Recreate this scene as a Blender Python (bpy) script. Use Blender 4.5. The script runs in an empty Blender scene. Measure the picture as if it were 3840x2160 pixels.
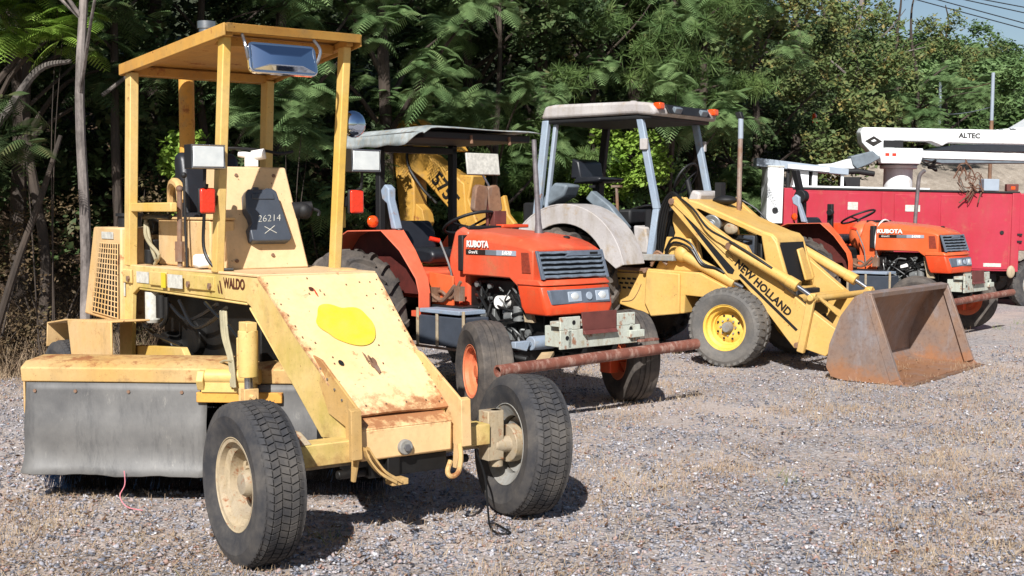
import bpy, bmesh, math, random
import numpy as np
from mathutils import Vector, Matrix, Quaternion
random.seed(7); rng = np.random.default_rng(11)
PI = math.pi; rad = math.radians
scn = bpy.context.scene; COL = scn.collection
# ------------------------------------------------------------------ camera, light, view
cam = bpy.data.cameras.new('camera'); camo = bpy.data.objects.new('camera', cam); COL.objects.link(camo)
cam.sensor_width = 36; cam.lens = 44.72; cam.clip_start = .1; cam.clip_end = 2000
camo.location = (0, 0, 1.6); camo.rotation_euler = (PI/2 - .0605, 0, 0); scn.camera = camo
scn.view_settings.view_transform = 'Standard'; scn.view_settings.look = 'None'
scn.view_settings.exposure = 0.6; scn.view_settings.gamma = 1
SUN = Vector((-.19, -.98, .0)).normalized() * math.cos(rad(38)) + Vector((0, 0, math.sin(rad(38))))
w = bpy.data.worlds.new('World'); scn.world = w; w.use_nodes = True
nt = w.node_tree; nt.nodes.clear()
sky = nt.nodes.new('ShaderNodeTexSky'); sky.sky_type = 'NISHITA'; sky.sun_disc = False
sky.sun_elevation = rad(38); sky.sun_rotation = math.atan2(SUN.x, SUN.y); sky.air_density = 1.0; sky.dust_density = .6
bg = nt.nodes.new('ShaderNodeBackground'); bg.inputs[1].default_value = .055
wo = nt.nodes.new('ShaderNodeOutputWorld')
nt.links.new(sky.outputs[0], bg.inputs[0]); nt.links.new(bg.outputs[0], wo.inputs[0])
sl = bpy.data.lights.new('sun', 'SUN'); sl.energy = 5.0; sl.angle = rad(.5); sl.color = (1, .98, .95)
so = bpy.data.objects.new('sun', sl); COL.objects.link(so); so.rotation_euler = SUN.to_track_quat('Z', 'Y').to_euler()

# ------------------------------------------------------------------ objects
def tag(o, label=None, cat=None, group=None, kind=None):
    if label: o['label'] = label
    if cat: o['category'] = cat
    if group: o['group'] = group
    if kind: o['kind'] = kind
    return o
def thing(name, label, cat, loc=(0, 0, 0), rz=0, group=None, rx=0, ry=0):
    o = bpy.data.objects.new(name, None); COL.objects.link(o)
    o.location = loc; o.rotation_euler = (rx, ry, rz); o.empty_display_size = .2
    return tag(o, label, cat, group)

class MB:
    def __init__(s): s.bm = bmesh.new()
    def face(s, pts):
        vs = [s.bm.verts.new(p) for p in pts]
        return s.bm.faces.new(vs)
    def hexa(s, a, b):
        """a, b: two quads (lists of 4 points) joined into a solid"""
        A = [s.bm.verts.new(p) for p in a]; B = [s.bm.verts.new(p) for p in b]
        n = len(A)
        s.bm.faces.new(A[::-1]); s.bm.faces.new(B)
        for i in range(n):
            j = (i+1) % n; s.bm.faces.new((A[i], A[j], B[j], B[i]))
        return s
    def box(s, c, d, rot=None):
        hx, hy, hz = d[0]/2, d[1]/2, d[2]/2
        P = [Vector((x, y, z)) for z in (-hz, hz) for x, y in ((-hx, -hy), (hx, -hy), (hx, hy), (-hx, hy))]
        if rot is not None:
            M = rot if isinstance(rot, Matrix) else eul(*rot)
            P = [M @ p for p in P]
        c = Vector(c); P = [p + c for p in P]
        return s.hexa(P[:4], P[4:])
    def bx(s, x0, x1, y0, y1, z0, z1):
        return s.box(((x0+x1)/2, (y0+y1)/2, (z0+z1)/2), (abs(x1-x0), abs(y1-y0), abs(z1-z0)))
    def prism(s, pts, axis, a, b):
        """polygon pts extruded along axis from a to b. a, b numbers or functions of the point"""
        fa = a if callable(a) else (lambda p: a); fb = b if callable(b) else (lambda p: b)
        def mk(p, v):
            return {'x': (v, p[0], p[1]), 'y': (p[0], v, p[1]), 'z': (p[0], p[1], v)}[axis]
        return s.hexa([mk(p, fa(p)) for p in pts], [mk(p, fb(p)) for p in pts])
    def cyl(s, p0, p1, r0, r1=None, n=16):
        p0 = Vector(p0); p1 = Vector(p1); r1 = r0 if r1 is None else r1
        d = (p1-p0).normalized(); q = d.to_track_quat('Z', 'Y')
        A = []; B = []
        for i in range(n):
            u = q @ Vector((math.cos(2*PI*i/n), math.sin(2*PI*i/n), 0))
            A.append(p0+u*r0); B.append(p1+u*r1)
        return s.hexa(A, B)
    def tube(s, pts, r, n=8, closed=False):
        pts = [Vector(p) for p in pts]; m = len(pts)
        rs = r if isinstance(r, (list, tuple)) else [r]*m
        rings = []; up = None
        for i, p in enumerate(pts):
            if closed: d = pts[(i+1) % m]-pts[i-1]
            else: d = pts[min(i+1, m-1)]-pts[max(i-1, 0)]
            d = d.normalized()
            if up is None:
                up = Vector((0, 0, 1)) if abs(d.z) < .9 else Vector((1, 0, 0))
            x = d.cross(up).normalized(); up = x.cross(d).normalized()
            rings.append([s.bm.verts.new(p + (x*math.cos(2*PI*k/n)+up*math.sin(2*PI*k/n))*rs[i]) for k in range(n)])
        for i in range(m if closed else m-1):
            a = rings[i]; b = rings[(i+1) % m]
            for k in range(n):
                j = (k+1) % n
                try: s.bm.faces.new((a[k], a[j], b[j], b[k]))
                except ValueError: pass
        if not closed:
            s.bm.faces.new(rings[0][::-1]); s.bm.faces.new(rings[-1])
        return s
    def lathe(s, prof, c=(0, 0, 0), axis='y', n=48, close=False):
        """prof: (r, t) pairs; revolve round axis through c"""
        rings = []
        for r, t in prof:
            ring = []
            for k in range(n):
                a = 2*PI*k/n; u, v = r*math.cos(a), r*math.sin(a)
                p = {'y': (u, t, v), 'x': (t, u, v), 'z': (u, v, t)}[axis]
                ring.append(s.bm.verts.new((p[0]+c[0], p[1]+c[1], p[2]+c[2])))
            rings.append(ring)
        m = len(rings)
        for i in range(m if close else m-1):
            a = rings[i]; b = rings[(i+1) % m]
            for k in range(n):
                j = (k+1) % n; s.bm.faces.new((a[k], a[j], b[j], b[k]))
        return s
    def disc(s, c, nrm, r, n=20, th=.004):
        nrm = Vector(nrm).normalized(); return s.cyl(Vector(c), Vector(c)+nrm*th, r, n=n)
    def ball(s, c, r, sc=(1, 1, 1), u=16, v=10):
        M = Matrix.Translation(c) @ Matrix.Diagonal((sc[0], sc[1], sc[2], 1))
        bmesh.ops.create_uvsphere(s.bm, u_segments=u, v_segments=v, radius=r, matrix=M); return s
    def grid(s, fn, nu, nv):
        V = [[s.bm.verts.new(fn(i/nu, j/nv)) for j in range(nv+1)] for i in range(nu+1)]
        for i in range(nu):
            for j in range(nv): s.bm.faces.new((V[i][j], V[i+1][j], V[i+1][j+1], V[i][j+1]))
        return s
    def xf(s, M):
        bmesh.ops.transform(s.bm, matrix=M, verts=s.bm.verts); return s
    def build(s, name, mat, parent=None, bevel=0, smooth=False, solid=0, seg=2, ang=35, mw=None):
        bmesh.ops.recalc_face_normals(s.bm, faces=s.bm.faces)
        me = bpy.data.meshes.new(name); s.bm.to_mesh(me); s.bm.free()
        for m_ in (mat if isinstance(mat, (list, tuple)) else [mat]): me.materials.append(m_)
        o = bpy.data.objects.new(name, me); COL.objects.link(o)
        if parent is not None: o.parent = parent
        if mw is not None: o.matrix_local = mw
        if solid:
            m = o.modifiers.new('solid', 'SOLIDIFY'); m.thickness = solid; m.offset = 0
        if bevel:
            m = o.modifiers.new('bevel', 'BEVEL'); m.width = bevel; m.segments = seg; m.limit_method = 'ANGLE'; m.angle_limit = rad(ang)
            m.harden_normals = False
        if smooth or bevel:
            me.polygons.foreach_set('use_smooth', [True]*len(me.polygons))
            me.set_sharp_from_angle(angle=rad(ang))
        return o
def eul(x, y, z): return (Matrix.Rotation(z, 3, 'Z') @ Matrix.Rotation(y, 3, 'Y') @ Matrix.Rotation(x, 3, 'X'))
def frame(o, ex, ey, ez=None):
    ex = Vector(ex).normalized(); ey = Vector(ey); ey = (ey-ex*ey.dot(ex)).normalized(); ez = ex.cross(ey)
    M = Matrix((ex, ey, ez)).transposed().to_4x4(); M.translation = Vector(o); return M
def copy_tree(o, parent=None):
    c = o.copy(); COL.objects.link(c)
    if parent is not None: c.parent = parent
    for ch in o.children: copy_tree(ch, c)
    return c
def smooth_pts(pts, n=6):
    """Catmull-Rom through pts"""
    P = [Vector(p) for p in pts]; P = [P[0]*2-P[1]] + P + [P[-1]*2-P[-2]]; out = []
    for i in range(1, len(P)-2):
        for k in range(n):
            t = k/n; a, b, c, d = P[i-1:i+3]
            out.append(.5*((2*b)+(c-a)*t+(2*a-5*b+4*c-d)*t*t+(3*b-3*c+d-a)*t**3))
    out.append(P[-2]); return out
def lettering(txt, mat, parent, M, size, name='lettering', ext=.0015, shear=0, bold=0, sx=1):
    cu = bpy.data.curves.new(name, 'FONT'); cu.body = txt; cu.size = size; cu.extrude = ext; cu.shear = shear; cu.offset = bold
    cu.align_x = 'CENTER'; cu.align_y = 'CENTER'; cu.resolution_u = 3
    t = bpy.data.objects.new('tmp', cu); COL.objects.link(t)
    bpy.context.view_layer.update()
    me = bpy.data.meshes.new_from_object(t.evaluated_get(bpy.context.evaluated_depsgraph_get()))
    bpy.data.objects.remove(t); bpy.data.curves.remove(cu)
    me.name = name; me.materials.clear(); me.materials.append(mat)
    me.transform(M @ Matrix.Diagonal((sx, 1, 1, 1)))
    o = bpy.data.objects.new(name, me); COL.objects.link(o); o.parent = parent
    return o

# ------------------------------------------------------------------ materials
def L(c): return tuple(((v/255)/12.92 if v/255 <= .04045 else ((v/255+.055)/1.055)**2.4) for v in c)+(1,)
class N:
    def __init__(s, name):
        s.m = bpy.data.materials.new(name); s.m.use_nodes = True; s.t = s.m.node_tree
        s.b = s.t.nodes['Principled BSDF']; s.co = None
    def n(s, typ, **kw):
        q = s.t.nodes.new(typ)
        for k, v in kw.items():
            if k.startswith('i_'):
                key = k[2:]; key = int(key) if key.isdigit() else key.replace('_', ' ')
                q.inputs[key].default_value = v
            else: setattr(q, k, v)
        return q
    def l(s, a, b): s.t.links.new(a, b)
    def coord(s):
        if s.co is None: s.co = s.n('ShaderNodeTexCoord').outputs['Object']
        return s.co
    def noise(s, scale, detail=4, rough=.55, vec=None, stretch=None, w=None):
        q = s.n('ShaderNodeTexNoise'); q.inputs['Scale'].default_value = scale; q.inputs['Detail'].default_value = detail; q.inputs['Roughness'].default_value = rough
        v = vec or s.coord()
        if stretch:
            mp = s.n('ShaderNodeMapping'); mp.inputs['Scale'].default_value = stretch; s.l(v, mp.inputs[0]); v = mp.outputs[0]
        s.l(v, q.inputs['Vector']); return q.outputs['Fac']
    def ramp(s, fac, stops, interp='LINEAR'):
        q = s.n('ShaderNodeValToRGB'); q.color_ramp.interpolation = interp; e = q.color_ramp.elements
        while len(e) > 1: e.remove(e[-1])
        e[0].position = stops[0][0]; e[0].color = stops[0][1]
        for p, c in stops[1:]:
            x = e.new(p); x.color = c
        s.l(fac, q.inputs[0]); return q.outputs[0]
    def step(s, fac, a, b):
        return s.ramp(fac, [(a, (0, 0, 0, 1)), (b, (1, 1, 1, 1))])
    def mix(s, f, a, b, mode='MIX'):
        q = s.n('ShaderNodeMix', data_type='RGBA', blend_type=mode)
        for sock, v in ((q.inputs[0], f), (q.inputs[6], a), (q.inputs[7], b)):
            if isinstance(v, (int, float, tuple)): sock.default_value = v
            else: s.l(v, sock)
        return q.outputs[2]
    def math(s, op, a, b=0.0):
        q = s.n('ShaderNodeMath', operation=op)
        for sock, v in ((q.inputs[0], a), (q.inputs[1], b)):
            if isinstance(v, (int, float)): sock.default_value = v
            else: s.l(v, sock)
        return q.outputs[0]
    def bump(s, h, strength=.3, dist=.01):
        q = s.n('ShaderNodeBump'); q.inputs['Strength'].default_value = strength; q.inputs['Distance'].default_value = dist
        s.l(h, q.inputs['Height']); s.l(q.outputs[0], s.b.inputs['Normal'])
    def set(s, col=None, rough=None, metal=None, **kw):
        for k, v in (('Base Color', col), ('Roughness', rough), ('Metallic', metal)):
            if v is None: continue
            if isinstance(v, (int, float, tuple)): s.b.inputs[k].default_value = v
            else: s.l(v, s.b.inputs[k])
        return s
RUST = L((112, 62, 36)); RUST2 = L((158, 98, 58)); DIRT = L((120, 104, 74))
def paint(name, c1, c2, rust=.3, dirt=.3, rough=.5, scale=1.0, chips=True, metal=0, moss=None):
    """sun-faded enamel: c1 and c2 blotched, rust patches, chips and dirt, all fixed to the object"""
    k = N(name)
    base = k.mix(k.step(k.noise(1.7*scale, 5, .6), .35, .68), L(c1), L(c2))
    fine = k.noise(34*scale, 3, .6)
    base = k.mix(k.math('MULTIPLY', k.step(fine, .35, .75), .10), base, L((70, 55, 35)))
    streak = k.noise(9*scale, 5, .6, stretch=(1, 1, .16))
    base = k.mix(k.math('MULTIPLY', k.step(streak, .48, .78), dirt), base, DIRT)
    blot = k.noise(6.5*scale, 7, .7)
    base = k.mix(k.math('MULTIPLY', k.step(blot, .56, .68), min(.6, dirt*1.6)), base, L((150, 124, 84)))
    grit = k.noise(55, 4, .8)
    base = k.mix(k.math('MULTIPLY', k.step(grit, .58, .7), min(.5, dirt*1.5)), base, L((96, 74, 50)))
    if moss:
        base = k.mix(k.math('MULTIPLY', k.step(k.noise(3.1*scale, 4, .65), .46, .7), .55), base, L(moss))
    if rust > 0:
        r = k.step(k.noise(5.5*scale, 8, .72), .66-.14*rust, .72-.12*rust)
        rc = k.mix(k.noise(26, 3), RUST, RUST2)
        base = k.mix(k.math('MULTIPLY', r, .85), base, rc)
        if chips:
            v = k.n('ShaderNodeTexVoronoi'); v.inputs['Scale'].default_value = 21*scale; nz = k.n('ShaderNodeTexNoise'); nz.inputs['Scale'].default_value = 60; k.l(k.coord(), nz.inputs['Vector'])
            ad = k.n('ShaderNodeVectorMath', operation='MULTIPLY_ADD'); k.l(nz.outputs['Color'], ad.inputs[0]); ad.inputs[1].default_value = (.035, .035, .035); k.l(k.coord(), ad.inputs[2]); k.l(ad.outputs[0], v.inputs['Vector'])
            sp = k.math('MULTIPLY', k.math('LESS_THAN', k.math('ADD', v.outputs['Distance'], k.math('MULTIPLY', k.noise(9, 2), .22)), .175), k.math('GREATER_THAN', k.noise(2.6, 3), .53-.08*rust))
            base = k.mix(sp, base, L((104, 66, 40)))
        k.set(rough=k.ramp(r, [(0, (rough,)*3+(1,)), (1, (.85,)*3+(1,))]))
    else: k.set(rough=rough)
    k.set(col=base, metal=metal); k.bump(k.math('ADD', k.noise(4.5*scale, 2), k.math('MULTIPLY', k.noise(14*scale, 4), .35)), .28, .014)
    k.b.inputs['Specular IOR Level'].default_value = .35
    return k.m
def add_wear(m, expr, c=(150, 84, 48), amt=.8, scale=7, lo=.64):
    """rust creeping in from an edge: expr(k, x, y, z) gives a 0..1 distance from the clean middle, broken up by noise"""
    k = N.__new__(N); k.m = m; k.t = m.node_tree; k.b = k.t.nodes['Principled BSDF']; k.co = None
    s = k.n('ShaderNodeSeparateXYZ'); k.l(k.coord(), s.inputs[0])
    f = k.math('ADD', expr(k, s.outputs[0], s.outputs[1], s.outputs[2]), k.math('MULTIPLY', k.math('SUBTRACT', k.noise(scale, 8, .75), .5), 1.5))
    old = k.b.inputs['Base Color'].links[0].from_socket
    rc = k.mix(k.math('MULTIPLY', k.noise(30, 4), .55), L(c), L((96, 56, 36)))
    k.l(k.mix(k.math('MULTIPLY', k.step(f, lo, lo+.26), amt), old, rc), k.b.inputs['Base Color'])
def plain(name, c, rough=.6, metal=0, var=.25, scale=8, bump=.15, dark=None, spec=.4):
    k = N(name); d = dark or tuple(int(v*.62) for v in c)
    k.set(col=k.mix(k.math('MULTIPLY', k.step(k.noise(scale, 6, .65), .3, .75), min(1, var*2.4)), L(c), L(d)), rough=rough, metal=metal)
    k.b.inputs['Specular IOR Level'].default_value = spec
    if bump: k.bump(k.noise(scale*5, 3), bump, .006)
    return k.m
def rusty(name, c1=(96, 60, 46), c2=(150, 104, 74), c3=(128, 108, 98), rough=.7, scale=3, metal=0):
    k = N(name)
    a = k.mix(k.step(k.noise(scale, 6, .65), .35, .65), L(c1), L(c2))
    a = k.mix(k.step(k.noise(scale*2.2, 6, .7, stretch=(1, 1, .3)), .5, .72), a, L(c3))
    a = k.mix(k.math('MULTIPLY', k.step(k.noise(scale*12, 4, .7), .5, .8), .5), a, L((74, 44, 32)))
    k.set(col=a, rough=rough, metal=metal); k.bump(k.noise(scale*9, 5), .25, .006); return k.m
def rubber(name, c=(52, 52, 54), dust=.35, dustc=(128, 120, 110)):
    k = N(name)
    a = k.mix(k.math('MULTIPLY', k.step(k.noise(5, 6, .7), .38, .72), dust), L(c), L(dustc))
    a = k.mix(k.math('MULTIPLY', k.noise(60, 2), .35), a, L(tuple(int(v*.6) for v in c)))
    k.set(col=a, rough=.78); k.b.inputs['Specular IOR Level'].default_value = .3; k.bump(k.noise(40, 3), .12, .004); return k.m
M = {}
M['cover_yel'] = paint('rust_topped_cover', (190, 151, 90), (197, 165, 116), rust=.7, dirt=.4, rough=.7)
M['yel'] = paint('faded_yellow_paint', (206, 166, 106), (210, 180, 139), rust=.42, dirt=.22, rough=.55)
M['yel_hood'] = paint('bleached_yellow_paint', (215, 186, 146), (213, 177, 130), rust=.3, dirt=.12, rough=.55)
M['yel_side'] = paint('mossy_yellow_paint', (200, 169, 101), (216, 186, 128), rust=.3, dirt=.3, rough=.6, moss=(150, 140, 48))
M['yel_post'] = paint('post_yellow_paint', (208, 169, 82), (208, 179, 120), rust=.2, dirt=.18, rough=.5)
M['orange_rust'] = paint('weathered_amber_paint', (216, 160, 72), (196, 140, 60), rust=.75, dirt=.35, rough=.65)
M['roof_yel'] = paint('roof_amber_paint', (195, 150, 75), (177, 126, 59), rust=.5, dirt=.3, rough=.6)
M['fresh_yel'] = plain('fresh_yellow_paint', (196, 180, 40), .5, var=.3, dark=(198, 176, 92), bump=.05)
M['bh_yel'] = paint('loader_yellow_paint', (203, 158, 80), (206, 170, 104), rust=.2, dirt=.2, rough=.5)
M['bh_gold'] = paint('golden_arm_paint', (180, 131, 50), (191, 148, 69), rust=.45, dirt=.35, rough=.6)
M['orange'] = paint('tractor_orange_paint', (212, 76, 42), (208, 92, 66), rust=.14, dirt=.24, rough=.42)
M['orange_f'] = paint('faded_fender_paint', (214, 106, 80), (212, 92, 60), rust=.08, dirt=.14, rough=.55)
M['orange_d'] = paint('deep_orange_paint', (208, 66, 32), (210, 80, 44), rust=.12, dirt=.22, rough=.4)
M['orange2'] = paint('bright_orange_paint', (212, 88, 42), (214, 104, 62), rust=.1, dirt=.22, rough=.42)
M['red'] = paint('pink_faded_red_paint', (164, 34, 52), (170, 50, 68), rust=.0, dirt=.15, rough=.5, scale=.6)
M['white'] = paint('boom_white_paint', (226, 228, 228), (214, 218, 220), rust=.1, dirt=.15, rough=.4)
M['grey_plast'] = paint('weathered_pale_grey', (162, 156, 154), (184, 179, 176), rust=.0, dirt=.5, rough=.7)
M['greyblue'] = paint('grey_blue_paint', (128, 142, 160), (150, 164, 178), rust=.15, dirt=.25, rough=.5)
M['midgrey'] = plain('mid_grey_paint', (112, 122, 130), .5, var=.3)
M['panel_grey'] = plain('grey_plastic', (96, 104, 116), .45, var=.25)
M['flap'] = plain('worn_rubber_flap', (108, 106, 103), .6, var=.42, scale=2.6, dark=(74, 73, 73), spec=.35)
M['black'] = plain('dull_black', (26, 26, 28), .6, var=.3)
M['engine'] = plain('greasy_metal', (26, 25, 24), .5, var=.4, dark=(12, 11, 10))
M['alu'] = plain('dull_aluminium', (150, 152, 150), .45, .5, var=.4)
M['steel'] = plain('bright_steel', (170, 172, 176), .3, .9, var=.2)
M['chrome'] = plain('chrome', (225, 228, 232), .06, 1, var=.02, bump=0)
M['rust'] = rusty('rusty_steel', (98, 70, 54), (138, 104, 78), (124, 112, 102))
M['rust_red'] = rusty('red_rusty_pipe', (104, 58, 46), (128, 78, 62), (176, 150, 136), scale=6)
M['bucket'] = rusty('bucket_steel', (120, 106, 100), (140, 112, 92), (138, 134, 136), rough=.5, scale=2.2, metal=.1)
M['redplate'] = plain('dark_red_plate', (108, 58, 52), .55, var=.3)
M['tyre'] = rubber('tyre_rubber', (54, 54, 57), .55, (122, 114, 104))
M['tyre_old'] = rubber('old_tyre_rubber', (66, 62, 60), .7, (132, 120, 108))
M['tyre_grey'] = rubber('greyed_tyre_rubber', (92, 90, 88), .6, (142, 134, 124))
M['rim_tan'] = paint('dirty_rim_paint', (178, 160, 130), (150, 138, 120), rust=.7, dirt=.5, rough=.6, scale=3)
M['rim_grey'] = paint('grey_rim_paint', (150, 150, 146), (120, 116, 110), rust=.6, dirt=.5, rough=.6, scale=3)
M['rim_or'] = paint('orange_rim_paint', (226, 130, 92), (222, 110, 66), rust=.2, dirt=.3, rough=.55, scale=3)
M['rim_yel'] = paint('yellow_rim_paint', (224, 178, 70), (226, 190, 100), rust=.25, dirt=.25, rough=.55, scale=3)
k = N('scuffed_rubber_flap')
a = k.mix(k.step(k.noise(2.6, 5, .6), .35, .7), L((112, 110, 107)), L((78, 77, 77)))
a = k.mix(k.math('MULTIPLY', k.step(k.noise(11, 7, .75, stretch=(1, 1, .22)), .52, .68), .5), a, L((58, 58, 60)))
a = k.mix(k.math('MULTIPLY', k.step(k.noise(16, 6, .8, stretch=(1, 1, .35)), .60, .7), .45), a, L((150, 146, 138)))
k.set(col=a, rough=.6); k.bump(k.noise(7, 5, .6, stretch=(1, 1, .4)), .35, .02); M['flap'] = k.m
M['letter_w'] = plain('white_lettering', (236, 232, 226), .5, var=.1, bump=0)
M['letter_k'] = plain('black_lettering', (34, 30, 26), .5, var=.2, bump=0)
M['letter_r'] = plain('brown_lettering', (86, 44, 30), .5, var=.2, bump=0)
M['sticker'] = plain('faded_sticker', (206, 204, 194), .5, var=.3, scale=30, bump=0)
M['seatblack'] = plain('black_vinyl', (34, 36, 42), .42, var=.3, spec=.5)
M['tankblue'] = plain('grey_plastic_tank', (66, 72, 82), .42, var=.2, spec=.5)
M['hose'] = plain('hose_rubber', (24, 24, 24), .4, var=.3)
M['hosew'] = plain('pale_hose', (170, 160, 130), .5, var=.3)
M['bristle'] = plain('dark_bristles', (28, 28, 32), .8, var=.5, scale=60)
M['blue_br'] = plain('blue_bristles', (110, 156, 214), .7, var=.4, scale=60)
M['wood'] = plain('weathered_board', (196, 168, 128), .7, var=.35)
M['mirrorblue'] = plain('mirror_glass', (190, 205, 225), .04, 1, var=.02, bump=0)
def lens(name, c, rough=.15):
    k = N(name); v = k.n('ShaderNodeTexVoronoi'); v.inputs['Scale'].default_value = 60; k.l(k.coord(), v.inputs['Vector'])
    k.set(col=k.mix(k.math('MULTIPLY', v.outputs['Distance'], .25), L(c), L(tuple(int(x*.6) for x in c))), rough=rough)
    k.b.inputs['Coat Weight'].default_value = .6; k.bump(v.outputs['Distance'], .4, .004); return k.m
M['amber'] = lens('amber_lens', (226, 78, 20)); M['redlens'] = lens('red_orange_lens', (214, 52, 28)); M['clear'] = plain('lamp_glass', (232, 234, 232), .25, .35, var=.2, scale=14, dark=(170, 176, 180), bump=0)

def quad_obj(name, Q, mat, parent=None):
    Q = np.asarray(Q, dtype=np.float32).reshape(-1, 4, 3); n = len(Q)
    me = bpy.data.meshes.new(name)
    me.vertices.add(n*4); me.vertices.foreach_set('co', Q.ravel())
    me.loops.add(n*4); me.loops.foreach_set('vertex_index', np.arange(n*4, dtype=np.int32))
    me.polygons.add(n); me.polygons.foreach_set('loop_start', np.arange(0, n*4, 4, dtype=np.int32)); me.polygons.foreach_set('loop_total', np.full(n, 4, dtype=np.int32))
    me.materials.append(mat); me.update(calc_edges=True)
    o = bpy.data.objects.new(name, me); COL.objects.link(o)
    if parent is not None: o.parent = parent
    return o
def unit(v): return v/np.maximum(np.linalg.norm(v, axis=-1, keepdims=True), 1e-9)

def studs(name, mat, parent, pts, nrm, r=.012, th=.01, n=6):
    """separate small round pieces (bolts, rivets): one object each"""
    mb = MB(); mb.disc((0, 0, 0), nrm, r, n=n, th=th); o = mb.build(name, mat, parent); o.location = pts[0]
    for p in pts[1:]:
        c = o.copy(); COL.objects.link(c); c.parent = parent; c.location = p
def split(name, mat, parent, builders, **kw):
    """several separate pieces of one kind: each its own object"""
    out = []
    for f in builders:
        mb = MB(); f(mb); out.append(mb.build(name, mat, parent, **kw))
    return out

add_wear(M['bucket'], lambda k, x, y, z: k.math('ADD', k.math('MULTIPLY', k.math('SUBTRACT', .42, z), 1.9), .15), c=(170, 112, 64), amt=.6, scale=4)
for o_ in ('orange', 'orange2'): add_wear(M[o_], lambda k, x, y, z: k.math('ADD', k.math('MULTIPLY', k.math('SUBTRACT', z, 1.36), 9.0), .35), c=(206, 112, 92), amt=.55, scale=3)
mx_ = lambda k, a, b: k.math('MAXIMUM', a, b)
M['hood_skin'] = paint('sun_bleached_hood_paint', (228, 196, 150), (224, 186, 130), rust=.3, dirt=.10, rough=.55)
add_wear(M['hood_skin'], lambda k, x, y, z: mx_(k, k.math('MULTIPLY', k.math('SUBTRACT', .84, z), 3.4), k.math('MULTIPLY', k.math('SUBTRACT', k.math('ADD', k.math('ABSOLUTE', y), k.math('MULTIPLY', k.math('SUBTRACT', 1.24, z), .13)), .24), 5.5)), scale=13, lo=.52)
M['box_skin'] = paint('front_box_paint', (226, 184, 130), (222, 190, 142), rust=.3, dirt=.15, rough=.55)
add_wear(M['box_skin'], lambda k, x, y, z: k.math('MULTIPLY', k.math('SUBTRACT', z, .45), 6.5), scale=12, lo=.55)
add_wear(M['cover_yel'], lambda k, x, y, z: k.math('MULTIPLY', k.math('SUBTRACT', z, .64), 5.0), amt=.6, scale=16)
add_wear(M['yel_side'], lambda k, x, y, z: k.math('MULTIPLY', k.math('SUBTRACT', .78, z), 2.0), c=(140, 96, 52), amt=.6)
# ------------------------------------------------------------------ vegetation tools
def leafmat(name, c1, c2, c3=None, scale=1.2, trans=.25, amt=.5):
    k = N(name)
    a = k.mix(k.step(k.noise(scale, 4, .6), .38, .64), L(c1), L(c2))
    if c3: a = k.mix(k.math('MULTIPLY', k.step(k.noise(scale*3.1, 3, .6), .54, .66), amt), a, L(c3))
    a = k.mix(k.math('MULTIPLY', k.noise(scale*40, 1), .5), a, L(tuple(int(v*.6) for v in c1)))
    k.set(col=a, rough=.62); k.b.inputs['Specular IOR Level'].default_value = .25
    tr = k.n('ShaderNodeBsdfTranslucent'); k.l(a, tr.inputs[0])
    mx = k.n('ShaderNodeMixShader'); mx.inputs[0].default_value = trans
    out = k.t.nodes['Material Output']; k.l(k.b.outputs[0], mx.inputs[1]); k.l(tr.outputs[0], mx.inputs[2]); k.l(mx.outputs[0], out.inputs[0])
    return k.m
def barkmat(name, c1, c2):
    k = N(name)
    a = k.mix(k.step(k.noise(7, 6, .7, stretch=(1, 1, .3)), .4, .62), L(c1), L(c2))
    a = k.mix(k.math('MULTIPLY', k.noise(40, 4), .5), a, L(tuple(int(v*.5) for v in c1)))
    k.set(col=a, rough=.85); k.bump(k.noise(18, 6, stretch=(1, 1, .3)), .5, .02); return k.m
M['bark_pale'] = barkmat('pale_bark', (146, 136, 130), (74, 66, 62)); M['bark'] = barkmat('dark_bark', (74, 62, 52), (50, 42, 36))
M['bark_grey'] = barkmat('grey_bark', (112, 104, 98), (66, 60, 56))
M['leaf_frond'] = leafmat('frond_leaves', (98, 126, 78), (128, 154, 98), (156, 174, 116))
M['leaf_pine'] = leafmat('pine_needles', (84, 112, 62), (118, 142, 78), (144, 160, 98))
M['leaf_bright'] = leafmat('bright_leaves', (116, 152, 56), (154, 180, 78), (176, 194, 104))
M['leaf_dark'] = leafmat('dark_leaves', (62, 80, 50), (86, 106, 62), (120, 108, 72))
M['leaf_aut'] = leafmat('turning_leaves', (92, 112, 64), (116, 124, 76), (168, 144, 84), amt=.8)
M['leaf_far'] = leafmat('far_conifer_leaves', (74, 98, 56), (96, 120, 66), (110, 126, 76), scale=.4)
M['leaf_dry'] = leafmat('dry_undergrowth', (122, 100, 74), (88, 76, 54), (92, 104, 58))

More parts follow.
